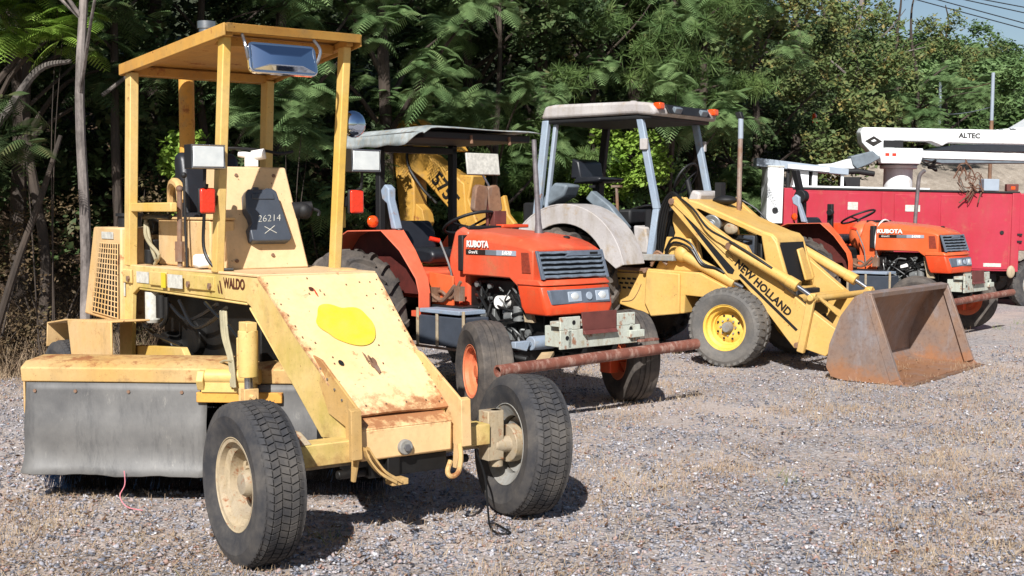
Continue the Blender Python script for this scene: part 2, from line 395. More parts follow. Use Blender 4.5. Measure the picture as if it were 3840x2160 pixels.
def strips(P, D, W, S):
    """quads from root P along D (vector with length) and half width vector W*S"""
    s = W*S[:, None]
    return np.stack([P-s*.35, P+s*.35, P+D*.55+s, P+D*.55-s], 1), np.stack([P+D*.55-s, P+D*.55+s, P+D+s*.12, P+D-s*.12], 1)
def fronds(tips, nf, Lr=(.22, .38), npair=11, pw=.008, up=(.0, .5)):
    """compound leaves: nf fronds round each tip, each a drooping rachis with paired narrow leaflets"""
    n = len(tips)*nf; B = np.repeat(tips, nf, 0)+rng.normal(0, .03, (n, 3))
    az = rng.uniform(0, 2*PI, n); el = rng.uniform(up[0], up[1], n)
    d = np.stack([np.cos(az)*np.cos(el), np.sin(az)*np.cos(el), np.sin(el)], 1)
    ln = rng.uniform(Lr[0], Lr[1], n); side = unit(np.cross(d, [0, 0, 1.])); out = []
    droop = rng.uniform(.2, .95, n)
    for k in range(npair):
        t = .15+.85*(k+.5)/npair; t2 = t+.02
        p = B+d*(ln*t)[:, None]; p[:, 2] -= droop*ln*t*t
        dd = d.copy(); dd[:, 2] -= 2*droop*t; dd = unit(dd)
        wlen = ln*(.42*math.sin(PI*min(1, .25+t*.7))+.04)
        for sg in (-1, 1):
            v = unit(side*sg+dd*.45)*wlen[:, None]; v[:, 2] -= wlen*.28
            wv = unit(dd)*(pw*(.8+ln)[:, None])
            out.append(np.stack([p-wv, p+wv, p+v+wv*.4, p+v-wv*.4], 1))
    tipe = B+d*ln[:, None]; tipe[:, 2] -= droop*ln
    sw = side*.004; out.append(np.stack([B-sw, B+sw, tipe+sw, tipe-sw], 1))
    return np.concatenate(out)
def needles(tips, nn=46, ln=(.13, .22), wd=.0045, updir=.5):
    n = len(tips)*nn; B = np.repeat(tips, nn, 0)
    v = rng.normal(0, 1, (n, 3)); v[:, 2] += updir; v = unit(v); l = rng.uniform(ln[0], ln[1], n)
    e = B+v*l[:, None]; e[:, 2] -= l*.2
    s = unit(np.cross(v, rng.normal(0, 1, (n, 3))))*wd; B = B+v*.02
    return np.stack([B-s, B+s, e+s*.5, e-s*.5], 1)
def leaves(cent, nl, rad_, sz=(.035, .075), asp=.55, flat=.55):
    n = len(cent)*nl; c = np.repeat(cent, nl, 0)
    R = np.repeat(np.asarray(rad_) if np.ndim(rad_) else np.full(len(cent), rad_), nl)
    p = c+unit(rng.normal(0, 1, (n, 3)))*(R*rng.uniform(.25, 1, n)**.6)[:, None]*np.array([1, 1, .75])
    nr = rng.normal(0, 1, (n, 3)); nr[:, 2] = np.abs(nr[:, 2])+flat; nr = unit(nr+[-.1, -.45, .1])
    a = unit(np.cross(nr, rng.normal(0, 1, (n, 3)))); b = np.cross(nr, a); s = rng.uniform(sz[0], sz[1], n)[:, None]
    return np.stack([p-a*s, p-b*s*asp, p+a*s, p+b*s*asp], 1)
def clump_pts(c, r, n, shell=.5):
    v = unit(rng.normal(0, 1, (n, 3)))*(shell+(1-shell)*rng.uniform(0, 1, (n, 1)))
    return np.asarray(c)+v*np.asarray(r)
def limb_mesh(base, top, r0, tips, mat, parent, nlimb=9, crook=.15, low=.3):
    mb = MB(); base = Vector(base); top = Vector(top); H = (top-base).length
    pts = [base.lerp(top, t)+Vector((random.uniform(-1, 1), random.uniform(-1, 1), 0))*crook*(0 if t == 0 else .6) for t in (0, .15, .3, .45, .6, .75, .9, 1)]
    sp = smooth_pts(pts, 4); m = len(sp)
    mb.tube(sp, [r0*(1-.85*i/(m-1)) for i in range(m)], 9)
    idx = list(range(len(tips))); random.shuffle(idx)
    for k in idx[:nlimb]:
        T = Vector(tips[k]); z = max(base.z+low*H, T.z-random.uniform(.4, 1.4))
        i = min(range(m), key=lambda q: abs(sp[q].z-z)); s = sp[i]; rr = r0*(1-.85*i/(m-1))*.5
        mid = s.lerp(T, .5)+Vector((random.uniform(-.2, .2), random.uniform(-.2, .2), random.uniform(0, .25)))
        q = smooth_pts([s, mid, T], 4); mb.tube(q, [max(.006, rr*(1-.8*j/(len(q)-1))) for j in range(len(q))], 6)
    return mb.build('trunk', mat, parent, smooth=True)
def px_at(px, d): return (px-1288)/3200*d
def tree(kind, px, d, hz, crown_z, r, label, leaf, n=26, trunk_r=.09, z0=0, bark='bark', nf=7, lean=0, dens=1.0, name=None, cat='tree', group='trees of the wood behind the machines'):
    """one tree: trunk with limbs, crown of many separate leaves in clumps"""
    x = px_at(px, d); root = thing(name or {'frond': 'mimosa_tree', 'pine': 'pine_tree', 'broad': 'broadleaf_tree'}[kind], label, cat, (x, d, z0), group=group)
    cz0, cz1 = crown_z; C = []
    for i in range(n):
        z = random.uniform(cz0, cz1); t = (z-cz0)/(cz1-cz0+.01); rr = r*(.55+.6*math.sin(PI*min(1, .15+t*.8)))
        a = random.uniform(0, 2*PI); q = rr*random.uniform(.25, 1)**.5
        C.append((lean*z/hz+q*math.cos(a), q*math.sin(a), z-z0))
    C = np.array(C)
    if kind == 'frond':
        tips = np.concatenate([clump_pts(c, (.50, .50, .42), int(8*dens), .1) for c in C]); Q = fronds(tips, nf, (.18, .36), up=(-.35, .75))
    elif kind == 'pine':
        tips = np.concatenate([clump_pts(c, (.55, .55, .2), int(15*dens), .3) for c in C]); Q = needles(tips)
    else:
        sub = np.concatenate([clump_pts(c, (.5, .5, .35), int(9*dens), .3) for c in C]); Q = leaves(sub, 34, .22)
    quad_obj('crown', Q, M[leaf], root)
    limb_mesh((0, 0, -.1), (lean, 0, hz-z0), trunk_r, C, M[bark], root, nlimb=min(n, 14), low=.12 if cz0 < 1.5 else .25)
    return root
def bush(px, d, z, r, label, leaf, kind='broad', n=10, z0=0, dens=1.0, name='bush', group='shrubs under the trees', sz=(.03, .06)):
    x = px_at(px, d); root = thing(name, label, 'bush', (x, d, z0), group=group)
    C = np.array([(random.uniform(-1, 1)*r[0]*.75, random.uniform(-1, 1)*r[1]*.75, z-z0+random.uniform(-1, 1)*r[2]*.75) for _ in range(n)])
    if leaf == 'leaf_dry': sz = (.014, .03)
    if kind == 'frond': Q = fronds(np.concatenate([clump_pts(c, (.3, .3, .16), int(6*dens), .2) for c in C]), 6, (.22, .36))
    elif kind == 'pine': Q = needles(np.concatenate([clump_pts(c, (.35, .35, .2), int(12*dens), .3) for c in C]))
    else: Q = leaves(np.concatenate([clump_pts(c, (r[0]*.35, r[1]*.35, r[2]*.35), int(8*dens), .3) for c in C]), 30, .16, sz)
    quad_obj('foliage', Q, M[leaf], root)
    mb = MB()
    for c in C[:(8 if z-z0 < 1.7 else 3)]:
        T = Vector(c); q = smooth_pts([(random.uniform(-.1, .1), 0, -.1), T*.5+Vector((0, 0, T.z*.1)), T], 4)
        mb.tube(q, [(.014 if z-z0 < 1.7 else .009)*(1-.7*j/(len(q)-1)) for j in range(len(q))], 5)
    mb.build('stems', M['bark'], root, smooth=True); return root

# ------------------------------------------------------------------ ground
def edge_y(x): return float(np.interp(x, [-30, -12, -6, -3, 0, 3, 6, 10, 20, 60], [7.5, 9.6, 11.6, 14.3, 19, 22.6, 25.0, 26.3, 30, 36]))
def hz_at(x, y):
    e = np.interp(x, [-30, -12, -6, -3, 0, 3, 6, 10, 20, 60], [7.5, 9.6, 11.6, 14.3, 19, 22.6, 25.0, 26.3, 30, 36])
    dy = np.maximum(0, y-e)
    left = .40*np.minimum(dy, 14)+.25*np.maximum(0, dy-14)*(dy < 40)+6.5*(dy >= 40)
    right = np.minimum(2.75, .66*dy)+np.clip((dy-5)*.07, 0, .22)+np.maximum(0, dy-18)*.14
    t = np.clip((x-3.5)/4, 0, 1); t = t*t*(3-2*t)
    return left*(1-t)+right*t
def groundmat():
    k = N('gravel_and_dry_grass'); co = k.n('ShaderNodeNewGeometry').outputs['Position']; k.co = co
    v = k.n('ShaderNodeTexVoronoi'); v.inputs['Scale'].default_value = 42; k.l(co, v.inputs['Vector'])
    v2 = k.n('ShaderNodeTexVoronoi'); v2.inputs['Scale'].default_value = 95; k.l(co, v2.inputs['Vector'])
    sep = k.n('ShaderNodeSeparateColor'); k.l(v.outputs['Color'], sep.inputs[0])
    sep2 = k.n('ShaderNodeSeparateColor'); k.l(v2.outputs['Color'], sep2.inputs[0])
    stone = k.ramp(sep.outputs[0], [(0, L((104, 101, 103))), (.3, L((140, 134, 136))), (.55, L((162, 154, 152))), (.75, L((174, 156, 146))), (.92, L((196, 190, 188))), (1, L((218, 212, 208)))])
    stone2 = k.ramp(sep2.outputs[1], [(0, L((98, 94, 98))), (.5, L((152, 144, 144))), (.85, L((170, 150, 134))), (1, L((208, 202, 198)))])
    g = k.mix(.45, stone, stone2)
    g = k.mix(k.math('MULTIPLY', k.step(v.outputs['Distance'], .36, .62), .35), g, L((104, 94, 90)))
    grass = k.ramp(k.noise(70, 5, .7, stretch=(1, .5, 1)), [(.25, L((126, 106, 92))), (.5, L((176, 154, 138))), (.75, L((202, 184, 166)))])
    big = k.noise(.55, 6, .62); big2 = k.noise(2.6, 5, .65)
    f = k.step(k.math('ADD', k.math('MULTIPLY', big, .55), k.math('MULTIPLY', big2, .45)), .45, .56)
    g = k.mix(k.math('MULTIPLY', f, .8), g, grass)
    g = k.mix(k.math('MULTIPLY', k.step(k.noise(4.4, 5, .6), .58, .72), .3), g, L((176, 122, 96)))
    g = k.mix(k.math('MULTIPLY', k.step(k.noise(1.3, 4, .6), .5, .75), .35), g, L((112, 110, 116)))
    # leaf litter where the wood begins
    sx = k.n('ShaderNodeSeparateXYZ'); k.l(co, sx.inputs[0])
    lin = k.math('SUBTRACT', sx.outputs[1], k.math('ADD', k.math('MULTIPLY', sx.outputs[0], 1.15), 17.2))
    lit = k.step(k.math('ADD', k.math('MULTIPLY', lin, .25), k.noise(1.7, 4)), .25, 1.0)
    litc = k.ramp(k.noise(26, 6, .7), [(.3, L((62, 46, 34))), (.55, L((110, 84, 62))), (.75, L((146, 116, 88)))])
    g = k.mix(lit, g, litc)
    hs = k.n('ShaderNodeHueSaturation'); hs.inputs['Saturation'].default_value = .72; hs.inputs['Value'].default_value = 1.04; k.l(g, hs.inputs['Color']); k.set(col=hs.outputs[0], rough=.92); k.b.inputs['Specular IOR Level'].default_value = .2
    k.bump(k.math('ADD', k.math('MULTIPLY', v.outputs['Distance'], -.8), k.math('MULTIPLY', k.noise(20, 5), .6)), .6, .015)
    return k.m
M['ground'] = groundmat()
def und(x, y): return -.055*np.exp(-((x-4.0)**2/2.2+(y-12.3)**2/2.2))+.012*np.sin(1.7*x+.8*y)+.010*np.sin(2.9*y-1.1*x+2)+.006*np.sin(6.1*x+4.3*y)
mb = MB()
def gf(u, v):
    x = (u-.5)*2; y = v; X = math.copysign(abs(x)**2.2*220, x); Y = -6+(y**2.6)*400
    near = max(0, 1-abs(Y-9)/14)*max(0, 1-abs(X)/16)
    return (X, Y, float(und(X, Y))*near-.02*(1-near))
mb.grid(gf, 160, 200); tag(mb.build('ground', M['ground'], smooth=True), kind='structure')
k = N('leaf_litter_bank'); co = k.n('ShaderNodeNewGeometry').outputs['Position']; k.co = co
a = k.ramp(k.noise(6, 8, .75), [(.3, L((40, 31, 24))), (.5, L((84, 66, 50))), (.62, L((112, 88, 64))), (.75, L((74, 78, 44)))])
b = k.ramp(k.noise(3, 8, .8), [(.3, L((112, 102, 92))), (.55, L((156, 144, 130))), (.75, L((184, 174, 162)))])
sx = k.n('ShaderNodeSeparateXYZ'); k.l(co, sx.inputs[0])
gr = k.math('MULTIPLY', k.step(sx.outputs[0], 0, 1), k.step(k.math('ADD', k.math('MULTIPLY', sx.outputs[0], .12), k.math('MULTIPLY', k.noise(.9, 3), .4)), .80, .98))
up_ = k.step(k.math('MULTIPLY', sx.outputs[2], .2), .62, .75)
a = k.mix(gr, a, b); a = k.mix(up_, a, L((58, 66, 40)))
k.set(col=a, rough=.95); k.bump(k.noise(7, 7, .75), 1, .08); M['bank'] = k.m
mb = MB()
def hf(u, v):
    X = -32+u*100; e = edge_y(X); Y = e-.6+(v**1.6)*110
    z = float(hz_at(X, Y))+ (0 if v < .01 else .18*math.sin(X*1.3+Y*.7)*min(1, (Y-e)/4)+.1*math.sin(3.1*X-1.9*Y)*min(1, max(0, Y-e)/2))
    return (X, Y, z if v > .02 else -.12)
mb.grid(hf, 170, 80); tag(mb.build('hillside', M['bank'], smooth=True), kind='structure')

def stuff(name, Q, mat, label, cat):
    o = quad_obj(name, Q, mat); return tag(o, label, cat, kind='stuff')
# scattered gravel stones (modelled), dry straw and tufts
def scatter(n, d0, d1, spread=.44, p=1.0):
    d = d0*(d1/d0)**(rng.uniform(0, 1, n)**p); x = rng.uniform(-spread, spread, n)*d
    return x, d
def pn(x, y): return .5+.25*np.sin(1.3*x+.5*y+1)*np.cos(.9*y-.4*x)+.15*np.sin(3.3*x-2.1*y)+.1*np.sin(7.7*x+5.1*y+2)
n = 85000; x, y = scatter(n, 4.0, 15); s = rng.gamma(2.6, .0024, n)+.002; s = np.minimum(s, .028)
z = und(x, y)*np.maximum(0, 1-np.abs(y-9)/14)*np.maximum(0, 1-np.abs(x)/16)
O8 = np.array([(1, 0, 0), (0, 1, 0), (-1, 0, 0), (0, -1, 0), (0, 0, 1), (0, 0, -1)], float)
V = O8[None]*s[:, None, None]*rng.uniform(.55, 1.25, (n, 6, 1)); V += rng.normal(0, .18, (n, 6, 3))*s[:, None, None]; V[:, :, 2] *= .65
th = rng.uniform(0, 2*PI, n); c_, s_ = np.cos(th)[:, None], np.sin(th)[:, None]
V = np.stack([V[:, :, 0]*c_-V[:, :, 1]*s_+x[:, None], V[:, :, 0]*s_+V[:, :, 1]*c_+y[:, None], V[:, :, 2]+(z+s*.15)[:, None]], 2)
F = np.array([(0, 1, 4), (1, 2, 4), (2, 3, 4), (3, 0, 4), (1, 0, 5), (2, 1, 5), (3, 2, 5), (0, 3, 5)])
FI = (F[None]+np.arange(n)[:, None, None]*6).reshape(-1)
me = bpy.data.meshes.new('gravel_stones'); me.vertices.add(n*6); me.vertices.foreach_set('co', V.astype(np.float32).ravel())
me.loops.add(n*24); me.loops.foreach_set('vertex_index', FI.astype(np.int32)); me.polygons.add(n*8)
me.polygons.foreach_set('loop_start', np.arange(0, n*24, 3, dtype=np.int32)); me.polygons.foreach_set('loop_total', np.full(n*8, 3, dtype=np.int32))
k = N('gravel_stone'); vv = k.n('ShaderNodeTexVoronoi'); vv.inputs['Scale'].default_value = 33; k.l(k.coord(), vv.inputs['Vector'])
sp = k.n('ShaderNodeSeparateColor'); k.l(vv.outputs['Color'], sp.inputs[0])
k.set(col=k.ramp(sp.outputs[0], [(0, L((74, 76, 84))), (.25, L((112, 114, 124))), (.5, L((144, 144, 152))), (.72, L((164, 156, 156))), (.84, L((148, 112, 96))), (.93, L((178, 176, 180))), (1, L((200, 198, 198)))]), rough=.85); M['stone'] = k.m
me.materials.append(M['stone']); me.update(calc_edges=True); o = bpy.data.objects.new('gravel_stones', me); COL.objects.link(o)
tag(o, 'loose grey gravel stones strewn over the yard', 'gravel', kind='stuff')
n = 70000; x, y = scatter(n, 4.2, 17); keep = rng.uniform(0, 1, n) < np.clip((pn(x, y)-.35)*2.4, .12, 1); x, y = x[keep], y[keep]; n = len(x)
th = rng.uniform(0, 2*PI, n); ln = rng.uniform(.015, .075, n); tilt = rng.normal(0, .18, n)
P = np.stack([x, y, und(x, y)*np.maximum(0, 1-np.abs(y-9)/14)*np.maximum(0, 1-np.abs(x)/16)+.006+np.abs(tilt)*ln*.5], 1); D = np.stack([np.cos(th), np.sin(th), tilt], 1)*ln[:, None]
W = np.stack([-np.sin(th), np.cos(th), np.zeros(n)], 1)*rng.uniform(.0008, .0022, n)[:, None]
M['straw'] = leafmat('dry_straw', (194, 172, 142), (164, 136, 110), (126, 90, 70), scale=2, trans=.1)
stuff('dry_straw', np.stack([P-W-D/2, P+W-D/2, P+W+D/2, P-W+D/2], 1), M['straw'], 'dry straw and pine needles lying on the gravel', 'straw')
n = 5200; x, y = scatter(n, 4.6, 17); th = rng.uniform(0, 2*PI, n); s_ = rng.uniform(.006, .022, n)[:, None]
P = np.stack([x, y, np.full(n, .016)], 1); A_ = np.stack([np.cos(th), np.sin(th), rng.normal(0, .3, n)], 1)*s_; B_ = np.stack([-np.sin(th), np.cos(th), rng.normal(0, .3, n)], 1)*s_*.45
M['litter'] = leafmat('dead_leaves', (104, 78, 58), (74, 54, 42), (150, 96, 66), scale=4, trans=.05, amt=.8)
stuff('leaf_litter', np.stack([P-A_, P-B_, P+A_, P+B_], 1), M['litter'], 'small dead brown leaves and bark bits lying on the gravel', 'leaf litter')
def tufts(cx, cy, nb, h=(.03, .09), spread=.05):
    n = len(cx)*nb; X = np.repeat(cx, nb)+rng.normal(0, spread, n); Y = np.repeat(cy, nb)+rng.normal(0, spread, n)
    l = rng.uniform(h[0], h[1], n); P = np.stack([X, Y, np.zeros(n)-.005], 1); v = rng.normal(0, .45, (n, 3)); v[:, 2] = 1; D = unit(v)*l[:, None]
    W = unit(np.cross(D, rng.normal(0, 1, (n, 3))))*.0017
    return np.stack([P-W, P+W, P+D+W*.4, P+D-W*.4], 1)
x, y = scatter(7500, 5.0, 18); keep = rng.uniform(0, 1, len(x)) < np.clip((pn(x*1.3+2, y)-.48)*2.6+(.40*((x > .3) & (y > 7.0))), .03, .9); x, y = x[keep], y[keep]
stuff('dry_grass', tufts(x, y, 16, (.02, .06), .07), M['straw'], 'short dead tan grass growing through the gravel', 'grass')
n = 900; ex = rng.uniform(-7.5, 2.5, n); ey = np.array([edge_y(v) for v in ex])+rng.uniform(-.9, 1.2, n)
Q = tufts(ex, ey, 18, (.10, .45), .10); Q[:, :, 2] += hz_at(Q[:, :, 0], Q[:, :, 1])
mid = Q.mean(1, keepdims=True); Q = Q  # blades keep their own thin width
stuff('tall_dry_grass', Q, M['straw'], 'tall dry grass along the foot of the wooded bank', 'grass')
M['weed'] = leafmat('green_weed', (98, 128, 52), (128, 150, 70), (150, 140, 80), scale=3)
wx = np.array([-1.25, -1.05, -.9, 4.4, 3.2, 1.6, 6.6, 7.2, 7.9]); wy = np.array([5.2, 5.15, 6.1, 10.2, 16.2, 7.4, 17.2, 18.0, 18.6])
stuff('green_grass', tufts(wx, wy, 22, (.03, .10), .06), M['weed'], 'few green grass blades sprouting in the gravel', 'grass')
# ------------------------------------------------------------------ the wood
T = [
 ('frond', 205, 11.5, 9, (3.9, 8), 1.5, 'tall mimosa with a straight mottled pale trunk at the far left of the wood', 'leaf_frond', dict(n=20, trunk_r=.055, bark='bark_pale', dens=.9)),
 ('frond', 90, 12.8, 8, (3.2, 7.5), 1.2, 'mimosa whose fronds hang left of the mottled pale trunk near the top of the picture', 'leaf_frond', dict(n=16, trunk_r=.06)),
 ('frond', 300, 13.2, 8, (3.2, 7.5), 1.2, 'mimosa whose fronds hang between the pale trunk and the flat yellow canopy', 'leaf_frond', dict(n=14, trunk_r=.06, dens=.8)),
 ('frond', -60, 12.4, 8, (2.0, 8), 1.6, 'mimosa at the left edge of the picture, its low fronds hanging over the bank', 'leaf_dark', dict(n=18, trunk_r=.10)),
 ('broad', 60, 13.6, 9, (1.9, 8.5), 1.4, 'dark small leaved tree standing just left of the mottled pale trunk', 'leaf_dark', dict(n=26, trunk_r=.10)),
 ('broad', 400, 15.4, 10, (2.4, 9), 1.9, 'shaded broadleaf tree showing between the left posts of the yellow sweeper canopy', 'leaf_dark', dict(n=30, trunk_r=.12)),
 ('frond', 700, 15.6, 9, (1.7, 8.6), 1.7, 'mimosa with bright fronds seen below the chrome mirror of the sweeper', 'leaf_frond', dict(n=34, trunk_r=.1)),
 ('frond', 960, 16.8, 10, (2.9, 9.5), 1.5, 'mimosa with fronds spreading to the right of the sweeper canopy', 'leaf_frond', dict(n=24, trunk_r=.11)),
 ('broad', 1190, 19.4, 10, (3.3, 9.6), 1.9, 'small leaved tree rising above the torn grey canopy of the near orange tractor', 'leaf_dark', dict(n=40, trunk_r=.11)),
 ('pine', 1360, 20.2, 10, (2.2, 6.0), 1.8, 'pine with soft light green needle tufts left of the pale loader canopy', 'leaf_pine', dict(n=36, trunk_r=.12, dens=1.2)),
 ('pine', 1580, 21.0, 11, (3.0, 6.4), 2.0, 'pine with needle tufts spreading right above the pale loader canopy', 'leaf_pine', dict(n=36, trunk_r=.13, dens=1.2)),
 ('broad', 1450, 23, 12, (4, 11), 2.6, 'tall dark broadleaf tree looming behind the two pines', 'leaf_dark', dict(n=44, trunk_r=.16)),
 ('frond', 1760, 22.0, 9, (3.0, 8.8), 2.1, 'mimosa with long pale fronds to the upper right of the loader canopy', 'leaf_frond', dict(n=30, trunk_r=.11)),
 ('broad', 1900, 24.6, 8, (1.4, 6.6), 2.0, 'bushy tree with yellowing leaves behind the thin exhaust stack', 'leaf_aut', dict(n=44, trunk_r=.1, z0=.8, dens=1.1)),
 ('broad', 2060, 30.0, 7.0, (3.4, 6.1), 2.0, 'tree with turning brown and green leaves above the boom truck ladder', 'leaf_aut', dict(n=40, trunk_r=.1, z0=2.7)),
 ('frond', 2290, 31.5, 7, (3.2, 5.2), 1.9, 'low spreading mimosa behind the raised white boom', 'leaf_frond', dict(n=24, trunk_r=.09, z0=2.0)),
 ('broad', 2160, 31, 11, (5.2, 8.8), 1.7, 'thin sparse tree with bare pale branches standing against the sky', 'leaf_aut', dict(n=26, trunk_r=.10, z0=2.0, bark='bark_pale', dens=.22)),
 ('broad', 600, 18.6, 11, (3, 10), 2.2, 'dark broadleaf tree deep in the wood behind the sweeper canopy', 'leaf_dark', dict(n=34, trunk_r=.15, z0=.6)),
 ('broad', 200, 16.6, 10, (1.8, 9.5), 2.2, 'dark broadleaf tree deep in the wood behind the mottled pale trunk', 'leaf_dark', dict(n=34, trunk_r=.15, z0=.6)),
 ('broad', -180, 15.5, 10, (1.5, 9.5), 2.2, 'dark broadleaf tree deep in the wood at the left edge', 'leaf_dark', dict(n=30, trunk_r=.15, z0=.6)),
 ('broad', 1050, 21.5, 11, (3, 10), 2.4, 'dark broadleaf tree deep in the wood behind the golden digging arm', 'leaf_dark', dict(n=38, trunk_r=.15, z0=.6)),
 ('broad', 1720, 26, 11, (2.5, 9), 2.6, 'dark broadleaf tree deep in the wood behind the pale fronds', 'leaf_dark', dict(n=40, trunk_r=.15, z0=1)),
 ('broad', 2000, 31, 8, (3.5, 6.4), 2.0, 'dark green broadleaf tree behind the turning trees', 'leaf_dark', dict(n=30, trunk_r=.13, z0=2)),
 ('frond', 1250, 18.4, 6, (2.4, 5.6), 1.5, 'smaller mimosa between the torn grey canopy and the pale loader canopy', 'leaf_frond', dict(n=24, trunk_r=.07)),
 ('frond', 1680, 20.4, 6.5, (2.6, 5.4), 1.6, 'smaller mimosa right behind the front posts of the loader canopy', 'leaf_frond', dict(n=24, trunk_r=.07)),
 ('frond', 520, 14.6, 7, (2.4, 6.0), 1.4, 'smaller mimosa behind the flat yellow canopy', 'leaf_frond', dict(n=20, trunk_r=.07)),
 ('broad', 1500, 19.8, 7, (4.3, 6.8), 1.5, 'small dark tree leaning over the pines above the pale loader canopy', 'leaf_dark', dict(n=16, trunk_r=.07)),
 ('broad', 1640, 21.4, 7, (3.2, 5.6), 1.3, 'small tree with yellowing leaves over the right corner of the loader canopy', 'leaf_aut', dict(n=16, trunk_r=.07, dens=.7)),
 ('broad', 2250, 36, 8, (4.2, 7.0), 2.2, 'brown green tree left of the galvanised post, on the bank', 'leaf_aut', dict(n=28, trunk_r=.1, z0=2.8)),
 ('broad', 2370, 40, 8, (4.5, 7.2), 2.4, 'dark green tree right behind the thin pale fence post, on the bank', 'leaf_far', dict(n=28, trunk_r=.1, z0=2.8)),
]
for kind, px, d, hz, cz, r, lab, lf, kw in T: tree(kind, px, d, hz, cz, r, lab, lf, **kw)
B = [
 (1560, 20.0, 2.35, (.75, .6, .65), 'bright light green bush seen between the posts of the pale loader canopy', 'leaf_bright', 'broad', dict(n=16, dens=1.3)),
 (1300, 19.4, 2.1, (.9, .7, .9), 'soft green pine sapling right of the rusty twin filters on the near orange tractor', 'leaf_pine', 'pine', dict(n=16, dens=1.2)),
 (1300, 19.0, 1.3, (.6, .6, .4), 'frond bush low beside the golden digging arm', 'leaf_bright', 'frond', dict(n=8)),
 (1850, 22.5, 2.0, (.9, .6, .5), 'frond bush at the foot of the exhaust stack of the loader', 'leaf_frond', 'frond', dict(n=12)),
 (1960, 23.2, 1.6, (.6, .6, .5), 'frond bush left of the white end of the truck body', 'leaf_bright', 'frond', dict(n=8)),
 (1720, 22.5, 1.9, (1.2, .6, 1.0), 'dry brown thicket seen through the loader canopy', 'leaf_aut', 'broad', dict(n=16, dens=.7)),
 (1430, 21.5, 2.2, (.7, .6, .9), 'dark thicket seen through the left of the loader canopy', 'leaf_dark', 'broad', dict(n=16)),
 (1110, 19.0, 1.8, (1.0, .6, 1.2), 'dark thicket behind the golden digging arm', 'leaf_dark', 'broad', dict(n=18)),
 (820, 15.8, 1.6, (.8, .6, 1.2), 'dark thicket behind the right post of the sweeper', 'leaf_dark', 'broad', dict(n=18, dens=.8)),
 (560, 14.6, 1.5, (.8, .6, 1.1), 'dark thicket behind the sweeper seat', 'leaf_dark', 'broad', dict(n=16, dens=.8)),
 (330, 13.6, 1.3, (.7, .6, 1.0), 'dry thicket right of the mottled pale trunk', 'leaf_dry', 'broad', dict(n=14, dens=.6)),
 (120, 12.9, .9, (.7, .5, .9), 'brown undergrowth at the foot of the mottled pale trunk', 'leaf_dry', 'broad', dict(n=14, dens=.6)),
 (-20, 12.2, .8, (.6, .5, .8), 'brown undergrowth at the left edge of the picture', 'leaf_dry', 'broad', dict(n=12, dens=.6)),
 (440, 13.3, 2.05, (.25, .3, .45), 'small green sapling seen left of the sweeper seat back', 'leaf_bright', 'broad', dict(n=5, dens=.8)),
 (110, 12.2, 3.35, (.45, .3, .35), 'sprays of sunlit fronds crossing the mottled pale trunk', 'leaf_bright', 'frond', dict(n=6, dens=.7)),
 (720, 13.6, 2.75, (.55, .4, .45), 'low sunlit frond spray under the sweeper mirror', 'leaf_frond', 'frond', dict(n=8)),
 (2420, 34, 4.9, (1.6, 1, .8), 'rounded green bush on the bank right of the boom elbow', 'leaf_frond', 'broad', dict(n=22, z0=2.5, sz=(.05, .1))),
 (2190, 31.5, 3.6, (1.2, .8, .7), 'yellow green bush at the top of the bank behind the ladder', 'leaf_aut', 'broad', dict(n=14, z0=2.7)),
 (1010, 17.6, 1.9, (.7, .5, .9), 'green thicket between the sweeper and the golden digging arm', 'leaf_frond', 'broad', dict(n=12, dens=.8)),
 (1640, 20.6, 1.9, (.9, .5, .9), 'green thicket behind the loader steering wheel', 'leaf_frond', 'broad', dict(n=14, dens=.8)),
 (1380, 20.3, 2.0, (.6, .5, .8), 'green thicket behind the rear posts of the loader canopy', 'leaf_pine', 'pine', dict(n=12)),
]
for px, d, z, r, lab, lf, kind, kw in B: bush(px, d, z, r, lab, lf, kind, **kw)
# undergrowth and far woods: uncountable masses
n = 5200; xs = rng.uniform(-11, 9.5, n); ys = np.array([edge_y(v) for v in xs])+rng.uniform(1.5, 9, n)+np.where(xs > 4.6, 5.2, 0)
zs = hz_at(xs, ys)+rng.uniform(0, 1, n)**1.2*4.2
Q = leaves(np.stack([xs, ys, zs], 1), 26, .30, (.04, .085))
stuff('woodland_thicket', Q, M['leaf_dark'], 'dense dark thicket filling the wood on the bank', 'thicket')
n = 900; xs = rng.uniform(-9, 3, n); ys = np.array([edge_y(v) for v in xs])+rng.uniform(-.5, 2.5, n)
stuff('brown_undergrowth', leaves(np.stack([xs, ys, hz_at(xs, ys)+rng.uniform(0, .5, n)], 1), 34, .22, (.012, .028)), M['leaf_dry'], 'dry brown weeds and fallen leaves at the edge of the wood', 'undergrowth')
n = 9000; xs = rng.uniform(6, 42, n); ys = rng.uniform(50, 100, n); zs = hz_at(xs, ys)+rng.uniform(0, 1, n)*(4.3+1.0*np.sin(xs*.9)*np.cos(ys*.5))-np.clip((xs/ys-.30)*9, 0, 1.4)
Q = leaves(np.stack([xs, ys, zs], 1), 20, .9, (.12, .3), flat=.9)
stuff('far_hillside_woods', Q, M['leaf_far'], 'green conifer woods covering the hillside far beyond the yard', 'woods')
